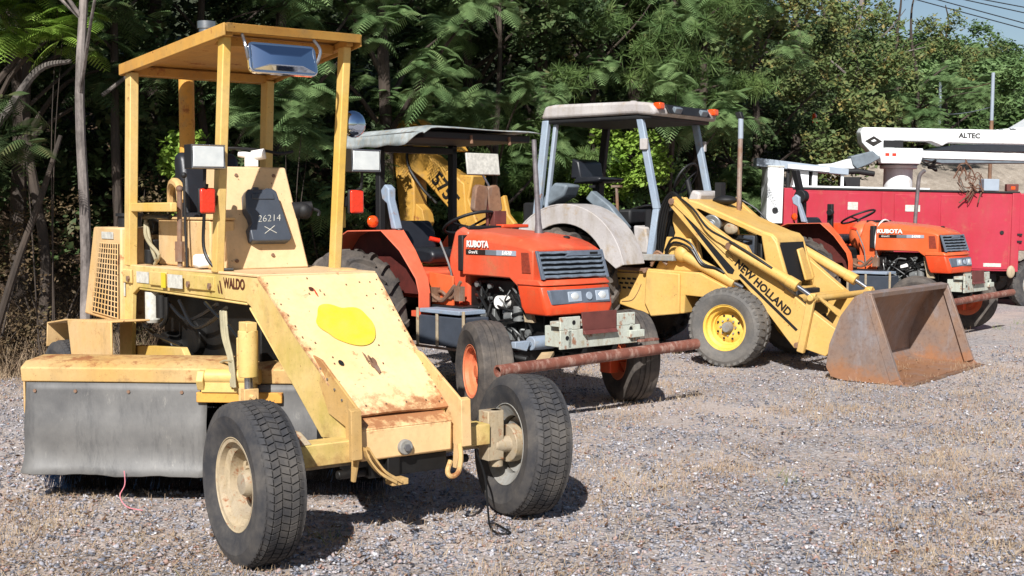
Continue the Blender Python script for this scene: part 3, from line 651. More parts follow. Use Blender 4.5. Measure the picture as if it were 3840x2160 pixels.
# leaning dead branches at the left
for i, (pts, r, lab) in enumerate([
    ([(-5.1, 12.0, 2.2), (-4.75, 11.9, 2.45), (-4.4, 11.9, 2.9), (-4.12, 12.0, 3.0)], [.05, .042, .034, .02], 'thick pale grey branch leaning against the mottled pale trunk'),
    ([(-4.9, 11.9, .3), (-4.6, 11.8, 1.1), (-4.35, 11.8, 1.75), (-4.2, 11.9, 2.3)], [.04, .035, .03, .02], 'dark leaning branch rising from the undergrowth at the left'),
    ([(-3.9, 12.2, 2.7), (-3.55, 12.2, 2.95), (-3.25, 12.2, 3.05)], [.02, .016, .01], 'thin pale forked twig right of the mottled pale trunk')]):
    mb = MB(); sp = smooth_pts(pts, 5); rr = [float(np.interp(j/(len(sp)-1), np.linspace(0, 1, len(r)), r)) for j in range(len(sp))]
    mb.tube(sp, rr, 8); tag(mb.build('fallen_branch', M['bark_grey'] if i != 1 else M['bark'], smooth=True), lab, 'branch')
# power lines over the hill
M['wire'] = plain('power_cable', (40, 42, 46), .5, bump=0)
for i, (xa, ya, xb, yb) in enumerate([(2370, 0, 2576, 38), (2335, 0, 2576, 52), (2290, 2, 2576, 78), (2290, 16, 2576, 92)]):
    D_ = 45+.4*i; sl_ = (yb-ya)/(xb-xa); f_ = lambda px: Vector(((px-1288)/3200*D_, D_, 1.6+(541-(ya+(px-xa)*sl_))/3200*D_))
    P0, P1 = f_(1500), f_(3800); mb = MB(); mb.tube([P0.lerp(P1, t) for t in np.linspace(0, 1, 12)], .02, 5)
    tag(mb.build('power_line', M['wire'], smooth=True), ['topmost', 'second highest', 'third highest', 'lowest'][i]+' of the four dark power lines crossing the sky at the top right', 'power line', 'power lines at the top right')
# ------------------------------------------------------------------ wheels
def tyre_prof(R, w, rr, bulge=.06):
    h = w/2; d = R-rr
    half = [(rr-.012, h*.62), (rr+.012, h*.80), (rr+.012, h*.84), (rr+d*.22, h*(.93)), (rr+d*.27, h*.955), (rr+d*.45, h*(1+bulge)), (rr+d*.62, h*(1+bulge)), (rr+d*.64, h*(1.015+bulge)), (rr+d*.67, h*(1.0+bulge)), (rr+d*.82, h*.985), (R-d*.07, h*.90), (R-.010, h*.80), (R-.008, h*.4)]
    return [(r, -t) for r, t in half] + [(R-.008, 0)] + [(r, t) for r, t in half[::-1]]
def make_wheel(root, c, R, w, rr, tread='road', tmat='tyre', rmat='rim_tan', steer=0, dish=.3, side=-1, holes=0, hubc=None, hubr=.06, lean=0, ring=None, hubmat=None, dirty=None):
    """wheel whose axis is local y; side -1: outside of the wheel looks to -y"""
    Mw = Matrix.Translation(c) @ Matrix.Rotation(steer, 4, 'Z') @ Matrix.Rotation(lean, 4, 'X')
    s = side; h = w/2
    mb = MB()   # hub
    y0 = s*h*dish
    mb.lathe([(.001, y0+s*.075), (hubr*.8, y0+s*.072), (hubr, y0+s*.055), (hubr*1.05, y0), (hubr*1.05, y0-s*.02)], n=20)
    nb = 5 if not holes else 8
    for i in range(nb):
        a = 2*PI*i/nb; q = hubr*1.55; mb.cyl((q*math.cos(a), y0-s*.004, q*math.sin(a)), (q*math.cos(a), y0+s*.022, q*math.sin(a)), .011, n=6)
    wh = mb.build('wheel', M[hubmat or rmat], root, smooth=True, mw=Mw)
    mb = MB(); b = .018   # rim with well and disc
    prof = [(rr+.014, s*h*.86), (rr+.012, s*h*.80), (rr-.006, s*h*.78), (rr-.012, s*h*.55), (rr-.04, s*h*.42), (rr-.046, y0*.9), (rr-.06, y0-s*.004), (rr*.72, y0-s*.03), (rr*.5, y0+s*.004), (hubr*1.6, y0+s*.004), (hubr*.9, y0)]
    mb.lathe(prof, n=48)
    mb.lathe([(rr-.046, y0*.9), (rr-.046, -s*h*.5), (rr-.008, -s*h*.72), (rr+.012, -s*h*.82), (rr+.014, -s*h*.88)], n=48)
    mb.build('rim', M[rmat], wh, smooth=True, solid=.004)
    if holes:
        mb = MB()
        for i in range(holes):
            a = 2*PI*(i+.5)/holes; q = rr*.56; mb.disc((q*math.cos(a), y0+s*.006, q*math.sin(a)), (0, s, 0), rr*.055, th=.004)
        mb.build('rim_hole', M['black'], wh)
    mb = MB(); mb.lathe(tyre_prof(R, w, rr), n=72)
    if tread == 'road':       # five rows of blocks with zigzag grooves between
        n = 64
        rows = [(-.86, -.60), (-.54, -.24), (-.18, .16), (.22, .52), (.58, .86)]
        for k, (a0, a1) in enumerate(rows):
            for i in range(n):
                t0 = 2*PI*(i+.5*(k % 2))/n; t1 = t0+2*PI/n*.80; sk = .35*2*PI/n*(1 if k % 2 else -1)
                rt = R if abs(a0+a1) < 1 else R-.004
                def P(t, y, r): return (r*math.cos(t), y*h, r*math.sin(t))
                e0 = R-.004 if k != 0 else R-.014; e1 = R-.004 if k != 4 else R-.014
                mb.hexa([P(t0, a0, R-.02), P(t0+sk, a1, R-.02), P(t1+sk, a1, R-.02), P(t1, a0, R-.02)],
                        [P(t0, a0, e0 if k == 0 else R), P(t0+sk, a1, e1 if k == 4 else R), P(t1+sk, a1, e1 if k == 4 else R), P(t1, a0, e0 if k == 0 else R)])
        for sg in (-1, 1):    # shoulder lugs
            for i in range(n):
                t0 = 2*PI*i/n; t1 = t0+2*PI/n*.6
                def P(t, y, r): return (r*math.cos(t), sg*y*h, r*math.sin(t))
                mb.hexa([P(t0, .84, R-.02), P(t1, .84, R-.02), P(t1, .96, R-.045), P(t0, .96, R-.045)],
                        [P(t0, .87, R-.008), P(t1, .87, R-.008), P(t1, 1.01, R-.040), P(t0, 1.01, R-.040)])
    elif tread == 'ag':       # curved chevron lugs
        n = 20
        for sg in (-1, 1):
            for i in range(n):
                t0 = 2*PI*(i+(.5 if sg > 0 else 0))/n; lug = []
                for j in range(7):
                    f = j/6; lug.append((f*.98, t0+.30*f-.10*f*f, 1-.10*f*f*f))
                for j in range(6):
                    (f0, a0, q0), (f1, a1, q1) = lug[j], lug[j+1]; tw = .075
                    def P(t, f, r): return (r*math.cos(t), sg*f*h*1.02, r*math.sin(t))
                    r0 = R-.012-.05*f0**4; r1 = R-.012-.05*f1**4
                    mb.hexa([P(a0, f0, r0-.02), P(a1, f1, r1-.02), P(a1+tw*1.3, f1, r1-.02), P(a0+tw*1.3, f0, r0-.02)],
                            [P(a0+.01, f0, r0+.045), P(a1+.01, f1, r1+.045), P(a1+tw, f1, r1+.045), P(a0+tw, f0, r0+.045)])
    elif tread == 'rib':
        for k in range(-2, 3):
            mb.lathe([(R-.02, h*(k*.34-.13)), (R+.004-abs(k)*.006, h*(k*.34-.11)), (R+.004-abs(k)*.006, h*(k*.34+.11)), (R-.02, h*(k*.34+.13))], n=60)
    elif tread == 'worn':
        n = 34
        for sg in (-1, 1):
            for i in range(n):
                t0 = 2*PI*(i+(.5 if sg > 0 else 0))/n; t1 = t0+2*PI/n*.55
                def P(t, y, r): return (r*math.cos(t), sg*y*h, r*math.sin(t))
                mb.hexa([P(t0, .25, R-.02), P(t1, .25, R-.02), P(t1+.03, 1.0, R-.05), P(t0+.03, 1.0, R-.05)],
                        [P(t0, .25, R+.006), P(t1, .25, R+.006), P(t1+.03, 1.02, R-.014), P(t0+.03, 1.02, R-.014)])
    mb.build('tyre', M[tmat], wh, smooth=True, ang=30)
    if ring:
        pass
    return wh
def bolts(mb, pts, nrm, r=.012, th=.01, n=6):
    for p in pts: mb.disc(p, nrm, r, n=n, th=th)
def root_rot(deg): return rad(deg-90)

# ------------------------------------------------------------------ SWEEPER
S = thing('road_sweeper', 'pale yellow ride-on road sweeper with a flat canopy, nearest machine at the left', 'road sweeper', (-.534, 6.226, 0), root_rot(35.7))
def syf(x): return float(np.interp(x, [-3.4, -2.6, -1.45, -.9, 0, .2], [.50, .485, .378, .352, .272, .262]))
# gantry side sheets
out = [(-2.73, 1.262), (-.905, 1.245), (-.06, .615), (-.03, .49), (-.30, .47), (-1.00, 1.085), (-1.05, 1.105), (-2.42, 1.125), (-2.515, 1.08), (-2.53, .93), (-2.55, .62), (-2.75, .62)]
for sg in (-1, 1):
    o_ = []
    for i in range(len(out)):            # extra points so the sheet can follow the tapering frame
        a, b = out[i], out[(i+1) % len(out)]; m_ = max(1, int(abs(b[0]-a[0])/.25))
        for j in range(m_): o_.append((a[0]+(b[0]-a[0])*j/m_, a[1]+(b[1]-a[1])*j/m_))
    mb = MB(); mb.prism(o_, 'y', lambda p: sg*syf(p[0]), lambda p: sg*(syf(p[0])-.03))
    # inward flange along the arch edge
    for (a, b) in (((-1.02, 1.07), (-.28, .46)), ((-2.42, 1.110), (-1.05, 1.090))):
        mb.hexa([(a[0], sg*(syf(a[0])-.001), a[1]+.012), (b[0], sg*(syf(b[0])-.001), b[1]+.012), (b[0], sg*(syf(b[0])-.001), b[1]), (a[0], sg*(syf(a[0])-.001), a[1])],
                [(a[0], sg*(syf(a[0])-.10), a[1]+.012), (b[0], sg*(syf(b[0])-.10), b[1]+.012), (b[0], sg*(syf(b[0])-.10), b[1]), (a[0], sg*(syf(a[0])-.10), a[1])])
    sp_ = mb.build('side_panel', M['yel_side'], S, bevel=.005)
# raised rail on the left side panel with rusty bolts
for x0, x1 in ((-2.72, -2.50), (-2.24, -2.02), (-1.76, -1.42)):
    mb = MB(); mb.hexa([(x0, -syf(x0)-.002, 1.145), (x1, -syf(x1)-.002, 1.145), (x1, -syf(x1)-.002, 1.235), (x0, -syf(x0)-.002, 1.235)],
            [(x0, -syf(x0)-.016, 1.150), (x1, -syf(x1)-.016, 1.150), (x1, -syf(x1)-.016, 1.230), (x0, -syf(x0)-.016, 1.230)]); mb.build('side_rail', M['yel_side'], S, bevel=.003)
studs('bolt', M['rust'], S, [(x, -syf(x)-.016, 1.175) for x in (-2.69, -2.53, -1.72, -1.46)], (0, -1, 0), .02, .012)
def decal(pts, mat, name='sticker'): 
    mb = MB(); mb.hexa(pts, [(p[0], p[1]-.002, p[2]) for p in pts]); return mb.build(name, mat, S)
def sd(x0, x1, z0, z1, off=.018): return [(x0, -syf(x0)-off, z0), (x1, -syf(x1)-off, z0), (x1, -syf(x1)-off, z1), (x0, -syf(x0)-off, z1)]
decal(sd(-2.44, -2.27, 1.155, 1.225, .004), M['sticker']); decal(sd(-1.98, -1.79, 1.145, 1.225, .020), M['sticker']); decal(sd(-2.07, -2.01, 1.14, 1.23, .019), M['fresh_yel'])
decal(sd(-2.72, -2.61, 1.06, 1.17, .004), M['sticker'])
ang_ = math.atan2(syf(-1.4)-syf(-1.0), .4)
lettering('WALDO', M['letter_r'], S, frame((-1.19, -syf(-1.19)-.003, 1.198), (1, .052, 0), (0, 0, 1)), .082, bold=.0015, sx=.82)
mb = MB()
for dx in (0, .035): mb.hexa([(-1.405+dx, -syf(-1.4)-.002, 1.21), (-1.39+dx, -syf(-1.4)-.002, 1.21), (-1.365+dx, -syf(-1.4)-.002, 1.14), (-1.38+dx, -syf(-1.4)-.002, 1.14)], [(-1.405+dx, -syf(-1.4)-.004, 1.21), (-1.39+dx, -syf(-1.4)-.004, 1.21), (-1.365+dx, -syf(-1.4)-.004, 1.14), (-1.38+dx, -syf(-1.4)-.004, 1.14)])
mb.build('emblem', M['letter_r'], S)
# sloping hood panel
def hp(t, v, off=0):                     # t 0 top .. 1 bottom, v -1 left .. 1 right
    x = -.905+t*.870; z = 1.247-t*.640; y = v*(syf(x)+.008)
    return Vector((x+.593*off, y, z+.806*off))
mb = MB(); nU, nV = 10, 8
top = [[hp(i/nU, -1+2*j/nV, .006+.004*math.sin(i*1.1)*math.cos(j*.9)) for j in range(nV+1)] for i in range(nU+1)]
A = [[mb.bm.verts.new(p) for p in r] for r in top]; B_ = [[mb.bm.verts.new(p-Vector((.008, 0, .010))) for p in r] for r in top]
for i in range(nU):
    for j in range(nV):
        mb.bm.faces.new((A[i][j], A[i][j+1], A[i+1][j+1], A[i+1][j])); mb.bm.faces.new((B_[i][j], B_[i+1][j], B_[i+1][j+1], B_[i][j+1]))
for i in range(nU):
    mb.bm.faces.new((A[i][0], A[i+1][0], B_[i+1][0], B_[i][0])); mb.bm.faces.new((A[i][nV], B_[i][nV], B_[i+1][nV], A[i+1][nV]))
for j in range(nV):
    mb.bm.faces.new((A[0][j], B_[0][j], B_[0][j+1], A[0][j+1])); mb.bm.faces.new((A[nU][j], A[nU][j+1], B_[nU][j+1], B_[nU][j]))
hood = mb.build('hood_panel', M['hood_skin'], S, smooth=True)
def hood_blob(t, v, rt, rv, lob, mat, name, off=.013, n=36, seed=0):
    random.seed(seed); mb = MB(); ph = [random.uniform(0, 6) for _ in range(4)]
    P = []
    for i in range(n):
        a = 2*PI*i/n; r = 1+lob*(.6*math.sin(3*a+ph[0])+.4*math.sin(5*a+ph[1])+.25*math.sin(9*a+ph[2]))
        P.append(hp(t+rt*r*math.sin(a), v+rv*r*math.cos(a), off))
    mb.hexa(P, [p+Vector((.593, 0, .806))*.0015 for p in P]); return mb.build(name, M[mat], hood)
random.seed(3)
P = []
def blobr(a):   # cloud outline: lobes above, flat round below
    r = 1.0
    for c, wd, h in ((.75, .28, .16), (1.35, .22, -.10), (2.0, .38, .20), (.15, .35, .06), (2.95, .3, .10), (4.1, .7, -.10), (5.3, .6, .05), (3.5, .2, -.05)):
        d = math.atan2(math.sin(a-c), math.cos(a-c)); r += h*math.exp(-(d/wd)**2)
    return r
mb = MB(); P = [hp(.405-.150*blobr(a)*math.sin(a), -.055+.50*blobr(a)*math.cos(a)*.92, .0125) for a in np.linspace(0, 2*PI, 60, endpoint=False)]
mb.hexa(P, [p+Vector((.593, 0, .806))*.0015 for p in P]); mb.build('paint_patch', M['fresh_yel'], hood)
hood_blob(.69, .02, .055, .06, .25, 'rust', 'rust_scar', seed=5); hood_blob(.64, -.06, .035, .02, .3, 'rust', 'rust_scar', seed=8); hood_blob(.65, .0, .03, .018, .3, 'rust', 'rust_scar', seed=9)
hood_blob(.66, -.56, .018, .045, .02, 'black', 'bolt_hole', seed=2)
hood_blob(.115, -.28, .012, .04, .1, 'letter_r', 'red_mark', seed=4); hood_blob(.145, -.24, .026, .012, .1, 'redlens', 'red_mark', seed=6)
random.seed(12)
studs('rivet', M['rust'], hood, [hp(random.uniform(.02, .98), random.uniform(-.95, .95), .011) for _ in range(20)]+[hp(t, sg*.93, .011) for t in np.linspace(.06, .95, 12) for sg in (-1, 1)]+[hp(.95, v, .011) for v in (-.6, -.2, .2, .6)], (.593, 0, .806), .0045, .003, 7)
# deck plate
mb = MB(); mb.prism([(-.90, .358), (-1.45, .384), (-2.72, .49), (-2.72, -.49), (-1.45, -.384), (-.90, -.358)], 'z', 1.247, 1.262); mb.build('deck', M['yel_hood'], S, bevel=.004)
mb = MB(); mb.ball((-1.12, .27, 1.262), .085, (1, 1, .16)); mb.build('fuel_cap', M['yel'], S, smooth=True)
# front box
mb = MB(); mb.prism([(-.262, .395), (.262, .395), (.262, .46), (.262, .552), (-.262, .552)], 'x', -.30, .035)
fb = mb.build('front_box', M['box_skin'], S, bevel=.012)
mb = MB(); mb.hexa([(.035, -.262, .552), (.035, .262, .552), (-.10, .262, .615), (-.10, -.262, .615)], [(.035, -.262, .545), (.035, .262, .545), (-.10, .262, .56), (-.10, -.262, .56)]); mb.build('front_step', M['box_skin'], S, bevel=.004)
mb = MB(); mb.cyl((.03, -.02, .445), (.06, -.02, .445), .038, n=20); b_ = mb.build('tow_bolt', M['rim_grey'], fb, bevel=.005)
mb = MB(); mb.cyl((.055, -.02, .445), (.075, -.02, .445), .018, n=6); mb.build('nut', M['steel'], b_)
# side brackets with tow loops
for sg in (-1, 1):
    y = sg*.285
    mb = MB(); prof = [(-.42, .88), (-.30, .86), (.07, .66), (.085, .48), (.07, .42), (.03, .30), (.00, .30), (.01, .42), (-.04, .46), (-.05, .56), (-.22, .60)]
    mb.prism(prof, 'y', y, y+sg*.014); mb.prism([(.055, .665), (.085, .655), (.095, .42), (.065, .42)], 'y', y-sg*.002, y+sg*.055)
    br = mb.build('bracket', M['cover_yel'] if sg < 0 else M['yel'], S, bevel=.003)
    studs('bolt', M['steel'], br, [(-.3+.075*i, y+sg*.014, .815-.043*i) for i in range(5)], (0, sg, 0), .007, .006)
mb = MB()
mb.tube(smooth_pts([(.07, .285, .43), (.10, .27, .36), (.12, .24, .30), (.12, .20, .285), (.11, .185, .31), (.10, .21, .36)], 5), .013, 8); mb.build('tow_loop', M['cover_yel'], S, smooth=True)
for k_ in (0, 1):
    mb = MB(); path = smooth_pts([(.075, -.275+.02*k_, .47), (.08, -.255+.03*k_, .42), (.085, -.20+.03*k_, .35), (.085, -.11+.03*k_, .293)], 5)
    for p, q in zip(path[:-1], path[1:]):
        mb.hexa([p+Vector((0, 0, .008)), p-Vector((0, 0, .008)), p+Vector((.035, 0, -.008)), p+Vector((.035, 0, .008))], [q+Vector((0, 0, .008)), q-Vector((0, 0, .008)), q+Vector((.035, 0, -.008)), q+Vector((.035, 0, .008))])
    mb.build('hitch_strap', M['cover_yel'], S)
mb = MB(); mb.bx(.04, .11, -.13, -.04, .275, .305); mb.build('hitch_shoe', M['cover_yel'], S, bevel=.003)
mb = MB(); mb.bx(-.02, .03, -.11, -.04, .27, .40); mb.bx(-.3, .0, -.2, .25, .30, .39); mb.cyl((-.04, -.35, .33), (-.04, .4, .33), .022); mb.build('hitch', M['engine'], S, bevel=.005)
# axle
mb = MB(); mb.bx(-.13, .0, -.60, .52, .392, .500); ax = mb.build('axle_beam', M['yel_side'], S, bevel=.006)
mb = MB()
for sg in (-1, 1):
    mb.bx(-.11, -.02, sg*.52 if sg > 0 else -.66, sg*.62 if sg > 0 else -.60, .30, .56); mb.cyl((-.06, sg*.60, .26), (-.06, sg*.60, .56), .035); mb.cyl((-.06, sg*.58, .375), ((.05 if sg < 0 else -.02), sg*.78, .375), .045)
    mb.cyl((-.06, sg*.66, .375), (-.06, sg*.72, .375), .10, n=24)
mb.cyl((-.16, -.62, .36), (-.16, .6, .36), .016); mb.hexa([(-.12, -.6, .50), (0, -.6, .50), (0, -.50, .50), (-.12, -.5, .5)], [(-.12, -.62, .56), (-.04, -.62, .56), (-.04, -.54, .56), (-.12, -.54, .56)])
mb.build('steering_knuckle', M['rim_tan'], S, bevel=.004)
mb = MB(); mb.tube(smooth_pts([(.01, .42, .38), (.05, .45, .24), (.12, .42, .10), (.20, .38, .02), (.30, .36, .012), (.33, .41, .012), (.25, .43, .015), (.18, .42, .03)], 5), .006, 6); mb.build('loose_strap', M['hose'], S, smooth=True)
make_wheel(S, (.05, -.825, .371), .373, .215, .20, 'road', 'tyre', 'rim_tan', steer=rad(-1), side=-1, dish=-.15)
w_ = make_wheel(S, (-.02, .735, .368), .371, .235, .20, 'road', 'tyre', 'rim_grey', steer=rad(-9), side=1, dish=.0, lean=rad(-5))
# canopy and posts
cf = [(-1.157, -.41, 2.60), (-1.157, .41, 2.60)]; cr_ = [(-2.58, -.505, 2.50), (-2.58, .505, 2.50)]
mb = MB()
C_ = [Vector(cf[0]), Vector(cf[1]), Vector(cr_[1]), Vector(cr_[0])]
mb.hexa([p for p in C_], [p+Vector((0, 0, .012)) for p in C_])
def edge(a, b, h0=.06, t=.012, inn=None):
    a, b = Vector(a), Vector(b); d = (b-a).normalized(); n_ = Vector((d.y, -d.x, 0))*t
    mb.hexa([a, b, b-Vector((0, 0, h0)), a-Vector((0, 0, h0))], [a+n_, b+n_, b+n_-Vector((0, 0, h0)), a+n_-Vector((0, 0, h0))])
top_ = [p+Vector((0, 0, .014)) for p in C_]
for i in range(4): edge(top_[i], top_[(i+1) % 4], .068 if i != 0 else .05, .012)
edge(top_[1], top_[0], .05, -.012)
roof = mb.build('canopy', M['roof_yel'], S, bevel=.003)
mb = MB()
for x, z in ((-1.40, 2.575), (-2.50, 2.50)): mb.bx(x-.025, x+.025, -syf(x)+.02, syf(x)-.02, z-.055, z-.004)
for sg in (-1, 1): mb.hexa([(-1.2, sg*.39, 2.592), (-1.2, sg*.35, 2.592), (-1.2, sg*.35, 2.552), (-1.2, sg*.39, 2.552)], [(-2.55, sg*.48, 2.50), (-2.55, sg*.44, 2.50), (-2.55, sg*.44, 2.46), (-2.55, sg*.48, 2.46)])
mb.build('roof_frame', M['roof_yel'], roof, bevel=.003)
for sg in (-1, 1):
    mb = MB(); mb.hexa([(-1.45, sg*.345, 1.255), (-1.375, sg*.345, 1.255), (-1.375, sg*.394, 1.255), (-1.45, sg*.394, 1.255)], [(-1.305, sg*.345, 2.55), (-1.23, sg*.345, 2.55), (-1.23, sg*.394, 2.55), (-1.305, sg*.394, 2.55)])
    mb.build('post', M['yel_post'], S, bevel=.006)
    mb = MB(); mb.hexa([(-2.64, sg*.43, 1.255), (-2.545, sg*.43, 1.255), (-2.545, sg*.485, 1.255), (-2.64, sg*.485, 1.255)], [(-2.555, sg*.43, 2.46), (-2.46, sg*.43, 2.46), (-2.46, sg*.485, 2.46), (-2.555, sg*.485, 2.46)]); mb.build('post', M['yel_post'], S, bevel=.006)
mb = MB(); mb.bx(-2.56, -1.84, -.475, -.435, 1.595, 1.65); mb.build('guard_rail', M['yel_post'], S, bevel=.006)
# exhaust
mb = MB(); mb.cyl((-2.7, -.03, 1.3), (-2.7, -.03, 2.50), .05, n=20); ex = mb.build('exhaust_pipe', M['orange_rust'], S, smooth=True)
mb = MB(); mb.cyl((-2.3, -.05, 2.54), (-2.3, -.05, 2.76), .048, n=20); mb.cyl((-2.3, -.05, 2.74), (-2.3, -.05, 2.785), .058, n=20); mb.build('exhaust_cap', M['steel'], S, smooth=True)
# mirror
MM = frame((-1.1, -.10, 2.435), (0, 1, 0), (-.22, 0, 1))
def rrect(w, h, r, n=5):
    P = []
    for cx, cy, a0 in ((w-r, h-r, 0), (-w+r, h-r, PI/2), (-w+r, -h+r, PI), (w-r, -h+r, 1.5*PI)):
        for i in range(n+1): a = a0+PI/2*i/n; P.append((cx+r*math.cos(a), cy+r*math.sin(a)))
    return P
mb = MB(); o1 = rrect(.205, .088, .035); o2 = rrect(.197, .080, .03)
mb.hexa([(x, y, -.03) for x, y in o1], [(x, y, .0) for x, y in o1]); mb.xf(MM); mir = mb.build('mirror', M['chrome'], S, bevel=.006)
mb = MB(); f = [(-.19, -.073, .002), (.19, -.073, .002), (.19, .073, .002), (-.19, .073, .002)]; g_ = [(-.105, -.052, .040), (.095, -.052, .040), (.085, .006, .044), (-.095, .006, .044)]
mb.hexa(f, g_); mb.xf(MM); mb.build('mirror_glass', M['mirrorblue'], mir, bevel=.004)
for sg in (-1, 1):
    mb = MB(); mb.tube(smooth_pts([(-1.16, -.1+sg*.215, 2.56), (-1.10, -.1+sg*.225, 2.50), (-1.10, -.1+sg*.212, 2.44), (-1.11, -.1+sg*.20, 2.42)], 4), .009, 8); mb.build('mirror_arm', M['steel'], mir, smooth=True)
# console
def cq(z, v): # console outline: half width narrows upward, face slopes back
    t = (z-1.262)/(1.862-1.262); return (-1.52-.215*t, v*(.255-.045*t))
mb = MB()
P0 = [(*cq(1.262, -1), 1.262), (*cq(1.262, 1), 1.262), (-1.95, .255, 1.262), (-1.95, -.255, 1.262)]
P1 = [(*cq(1.862, -1), 1.862), (*cq(1.862, 1), 1.862), (-1.95, .21, 1.862), (-1.95, -.21, 1.862)]
mb.hexa(P0, P1); con = mb.build('console', M['yel_hood'], S, bevel=.01)
studs('bolt', M['rust'], con, [(cq(1.81, 0)[0], -.12, 1.81), (cq(1.81, 0)[0], .12, 1.81), (cq(1.30, 0)[0], -.2, 1.31), (cq(1.33, 0)[0], .03, 1.34)], (1, 0, .35), .011, .008)
# grey tank hung on the console, marked with a paint pen
TM = frame((cq(1.585, 0)[0]+.045, .005, 1.578), (0, 1, 0), (-.215, 0, .6))
mb = MB(); tp = [(-.118, -.165), (-.10, -.172), (.122, -.172), (.136, -.15), (.10, .05), (.085, .135), (.07, .15), (-.095, .15), (-.115, .12), (-.125, .02), (-.105, -.02), (-.10, -.06), (-.122, -.09)]
mb.hexa([(x, y, -.04) for x, y in tp], [(x, y, .03) for x, y in tp]); mb.bx(-.06, -.02, .145, .168, -.02, .02); mb.bx(.02, .07, .145, .16, -.02, .02)
mb.xf(TM); tk = mb.build('grey_tank', M['tankblue'], S, bevel=.014, seg=3)
mb = MB(); mb.bx(-.08, .06, .085, .12, .030, .036); mb.xf(TM); mb.build('tank_rib', M['tankblue'], tk, bevel=.003)
lettering('26214', M['sticker'], tk, TM @ Matrix.Translation((.005, -.035, .0315)) @ Matrix.Rotation(rad(3), 4, 'Z'), .06, ext=.001, shear=.25, bold=-.0012)
mb = MB(); mb.tube([(-.03, -.085, .032), (.04, -.125, .032)], .0022, 5); mb.tube([(.035, -.08, .032), (-.035, -.128, .032)], .0022, 5); mb.xf(TM); mb.build('cross_mark', M['sticker'], tk)
mb = MB(); mb.cyl((-1.66, .225, 1.60), (-1.62, .33, 1.63), .055, .03, n=14); mb.ball((-1.63, .28, 1.60), .05); mb.tube(smooth_pts([(-1.62, .3, 1.62), (-1.6, .36, 1.60), (-1.6, .36, 1.57)], 4), .01); mb.build('horn', M['black'], S, smooth=True)
# gauge and steering column on top
mb = MB(); mb.bx(-1.82, -1.77, -.02, .05, 1.865, 1.95); mb.cyl((-1.80, .02, 1.93), (-1.76, .09, 1.945), .032, n=16); mb.cyl((-1.80, .02, 1.93), (-1.84, -.05, 1.945), .02, n=16); mb.build('work_lamp', M['letter_w'], S, bevel=.004)
mb = MB(); mb.tube(smooth_pts([(-1.9, -.3, 1.96), (-1.82, -.1, 1.975), (-1.8, .1, 1.965), (-1.8, .2, 1.95), (-1.82, .3, 1.965)], 4), .009); mb.build('lever', M['black'], S, smooth=True)
mb = MB(); mb.tube(smooth_pts([(-1.45, -.41, 1.75), (-1.5, -.41, 1.55), (-1.49, -.415, 1.38), (-1.42, -.38, 1.28), (-1.35, -.30, 1.27)], 6), .010)
mb.build('cable', M['hose'], S, smooth=True)
mb = MB(); mb.tube([(-1.34, .41, 2.5), (-1.38, .415, 2.1), (-1.43, .418, 1.7), (-1.48, .418, 1.3)], .006); mb.build('cable', M['hose'], S, smooth=True)
# lamps on posts
for sg in (-1, 1):
    c = Vector((-1.235, sg*.488, 1.895))
    mb = MB(); mb.bx(c.x-.10, c.x, c.y-.098, c.y+.098, c.z-.066, c.z+.066); mb.cyl((c.x-.13, c.y-sg*.02, c.z-.02), (-1.43, sg*.39, c.z-.02), .012); mb.tube([(c.x-.05, c.y, c.z-.06), (c.x-.06, c.y, c.z-.16), (-1.42, sg*.40, c.z-.22)], .010)
    hl = mb.build('headlamp', M['black'], S, bevel=.012)
    mb = MB(); mb.bx(c.x, c.x+.008, c.y-.088, c.y+.088, c.z-.056, c.z+.056); le = mb.build('lens', M['clear'], hl, bevel=.006)
    mb = MB(); mb.tube([(c.x+.004, c.y-.093, c.z-.061), (c.x+.004, c.y+.093, c.z-.061), (c.x+.004, c.y+.093, c.z+.061), (c.x+.004, c.y-.093, c.z+.061)], .005, 6, closed=True); mb.build('lamp_trim', M['steel'], hl)
    mb = MB(); zc = 1.655; mb.bx(-1.345, -1.32, sg*.465-.048, sg*.465+.048, zc-.072, zc+.072); mb.bx(-1.42, -1.345, sg*.42-.02, sg*.42+.02, zc-.03, zc+.03); rl = mb.build('side_lamp', M['black'], S, bevel=.008)
    mb = MB(); mb.bx(-1.32, -1.298, sg*.465-.044, sg*.465+.044, zc-.068, zc+.068); mb.build('lens', M['redlens'], rl, bevel=.010)
mb = MB(); mb.bx(-1.47, -1.40, .40, .44, 1.50, 1.80); mb.build('lamp_plate', M['yel_post'], S, bevel=.004)
mb = MB(); mb.lathe([(.001, .05), (.03, .047), (.055, .038), (.072, .022), (.08, 0), (.07, -.01)], n=28, axis='x'); mb.cyl((-.0, 0, 0), (-.05, -.05, -.02), .01); rm = mb.xf(Matrix.Translation((-1.36, .475, 2.115))).build('round_mirror', M['mirrorblue'], S, smooth=True)
# seat
mb = MB(); mb.prism([(-2.40, 1.48), (-2.02, 1.50), (-2.00, 1.56), (-2.06, 1.59), (-2.36, 1.59), (-2.42, 1.54)], 'y', -.25, .22); mb.build('seat', M['seatblack'], S, bevel=.03, seg=3)
mb = MB(); mb.prism([(-2.42, 1.55), (-2.30, 1.55), (-2.36, 1.80), (-2.40, 1.95), (-2.46, 1.98), (-2.52, 1.95), (-2.50, 1.75)], 'y', -.20, .20); mb.build('backrest', M['seatblack'], S, bevel=.035, seg=3)
mb = MB(); mb.bx(-2.38, -2.05, -.17, .2, 1.27, 1.48); mb.build('seat_box', M['yel'], S, bevel=.006)
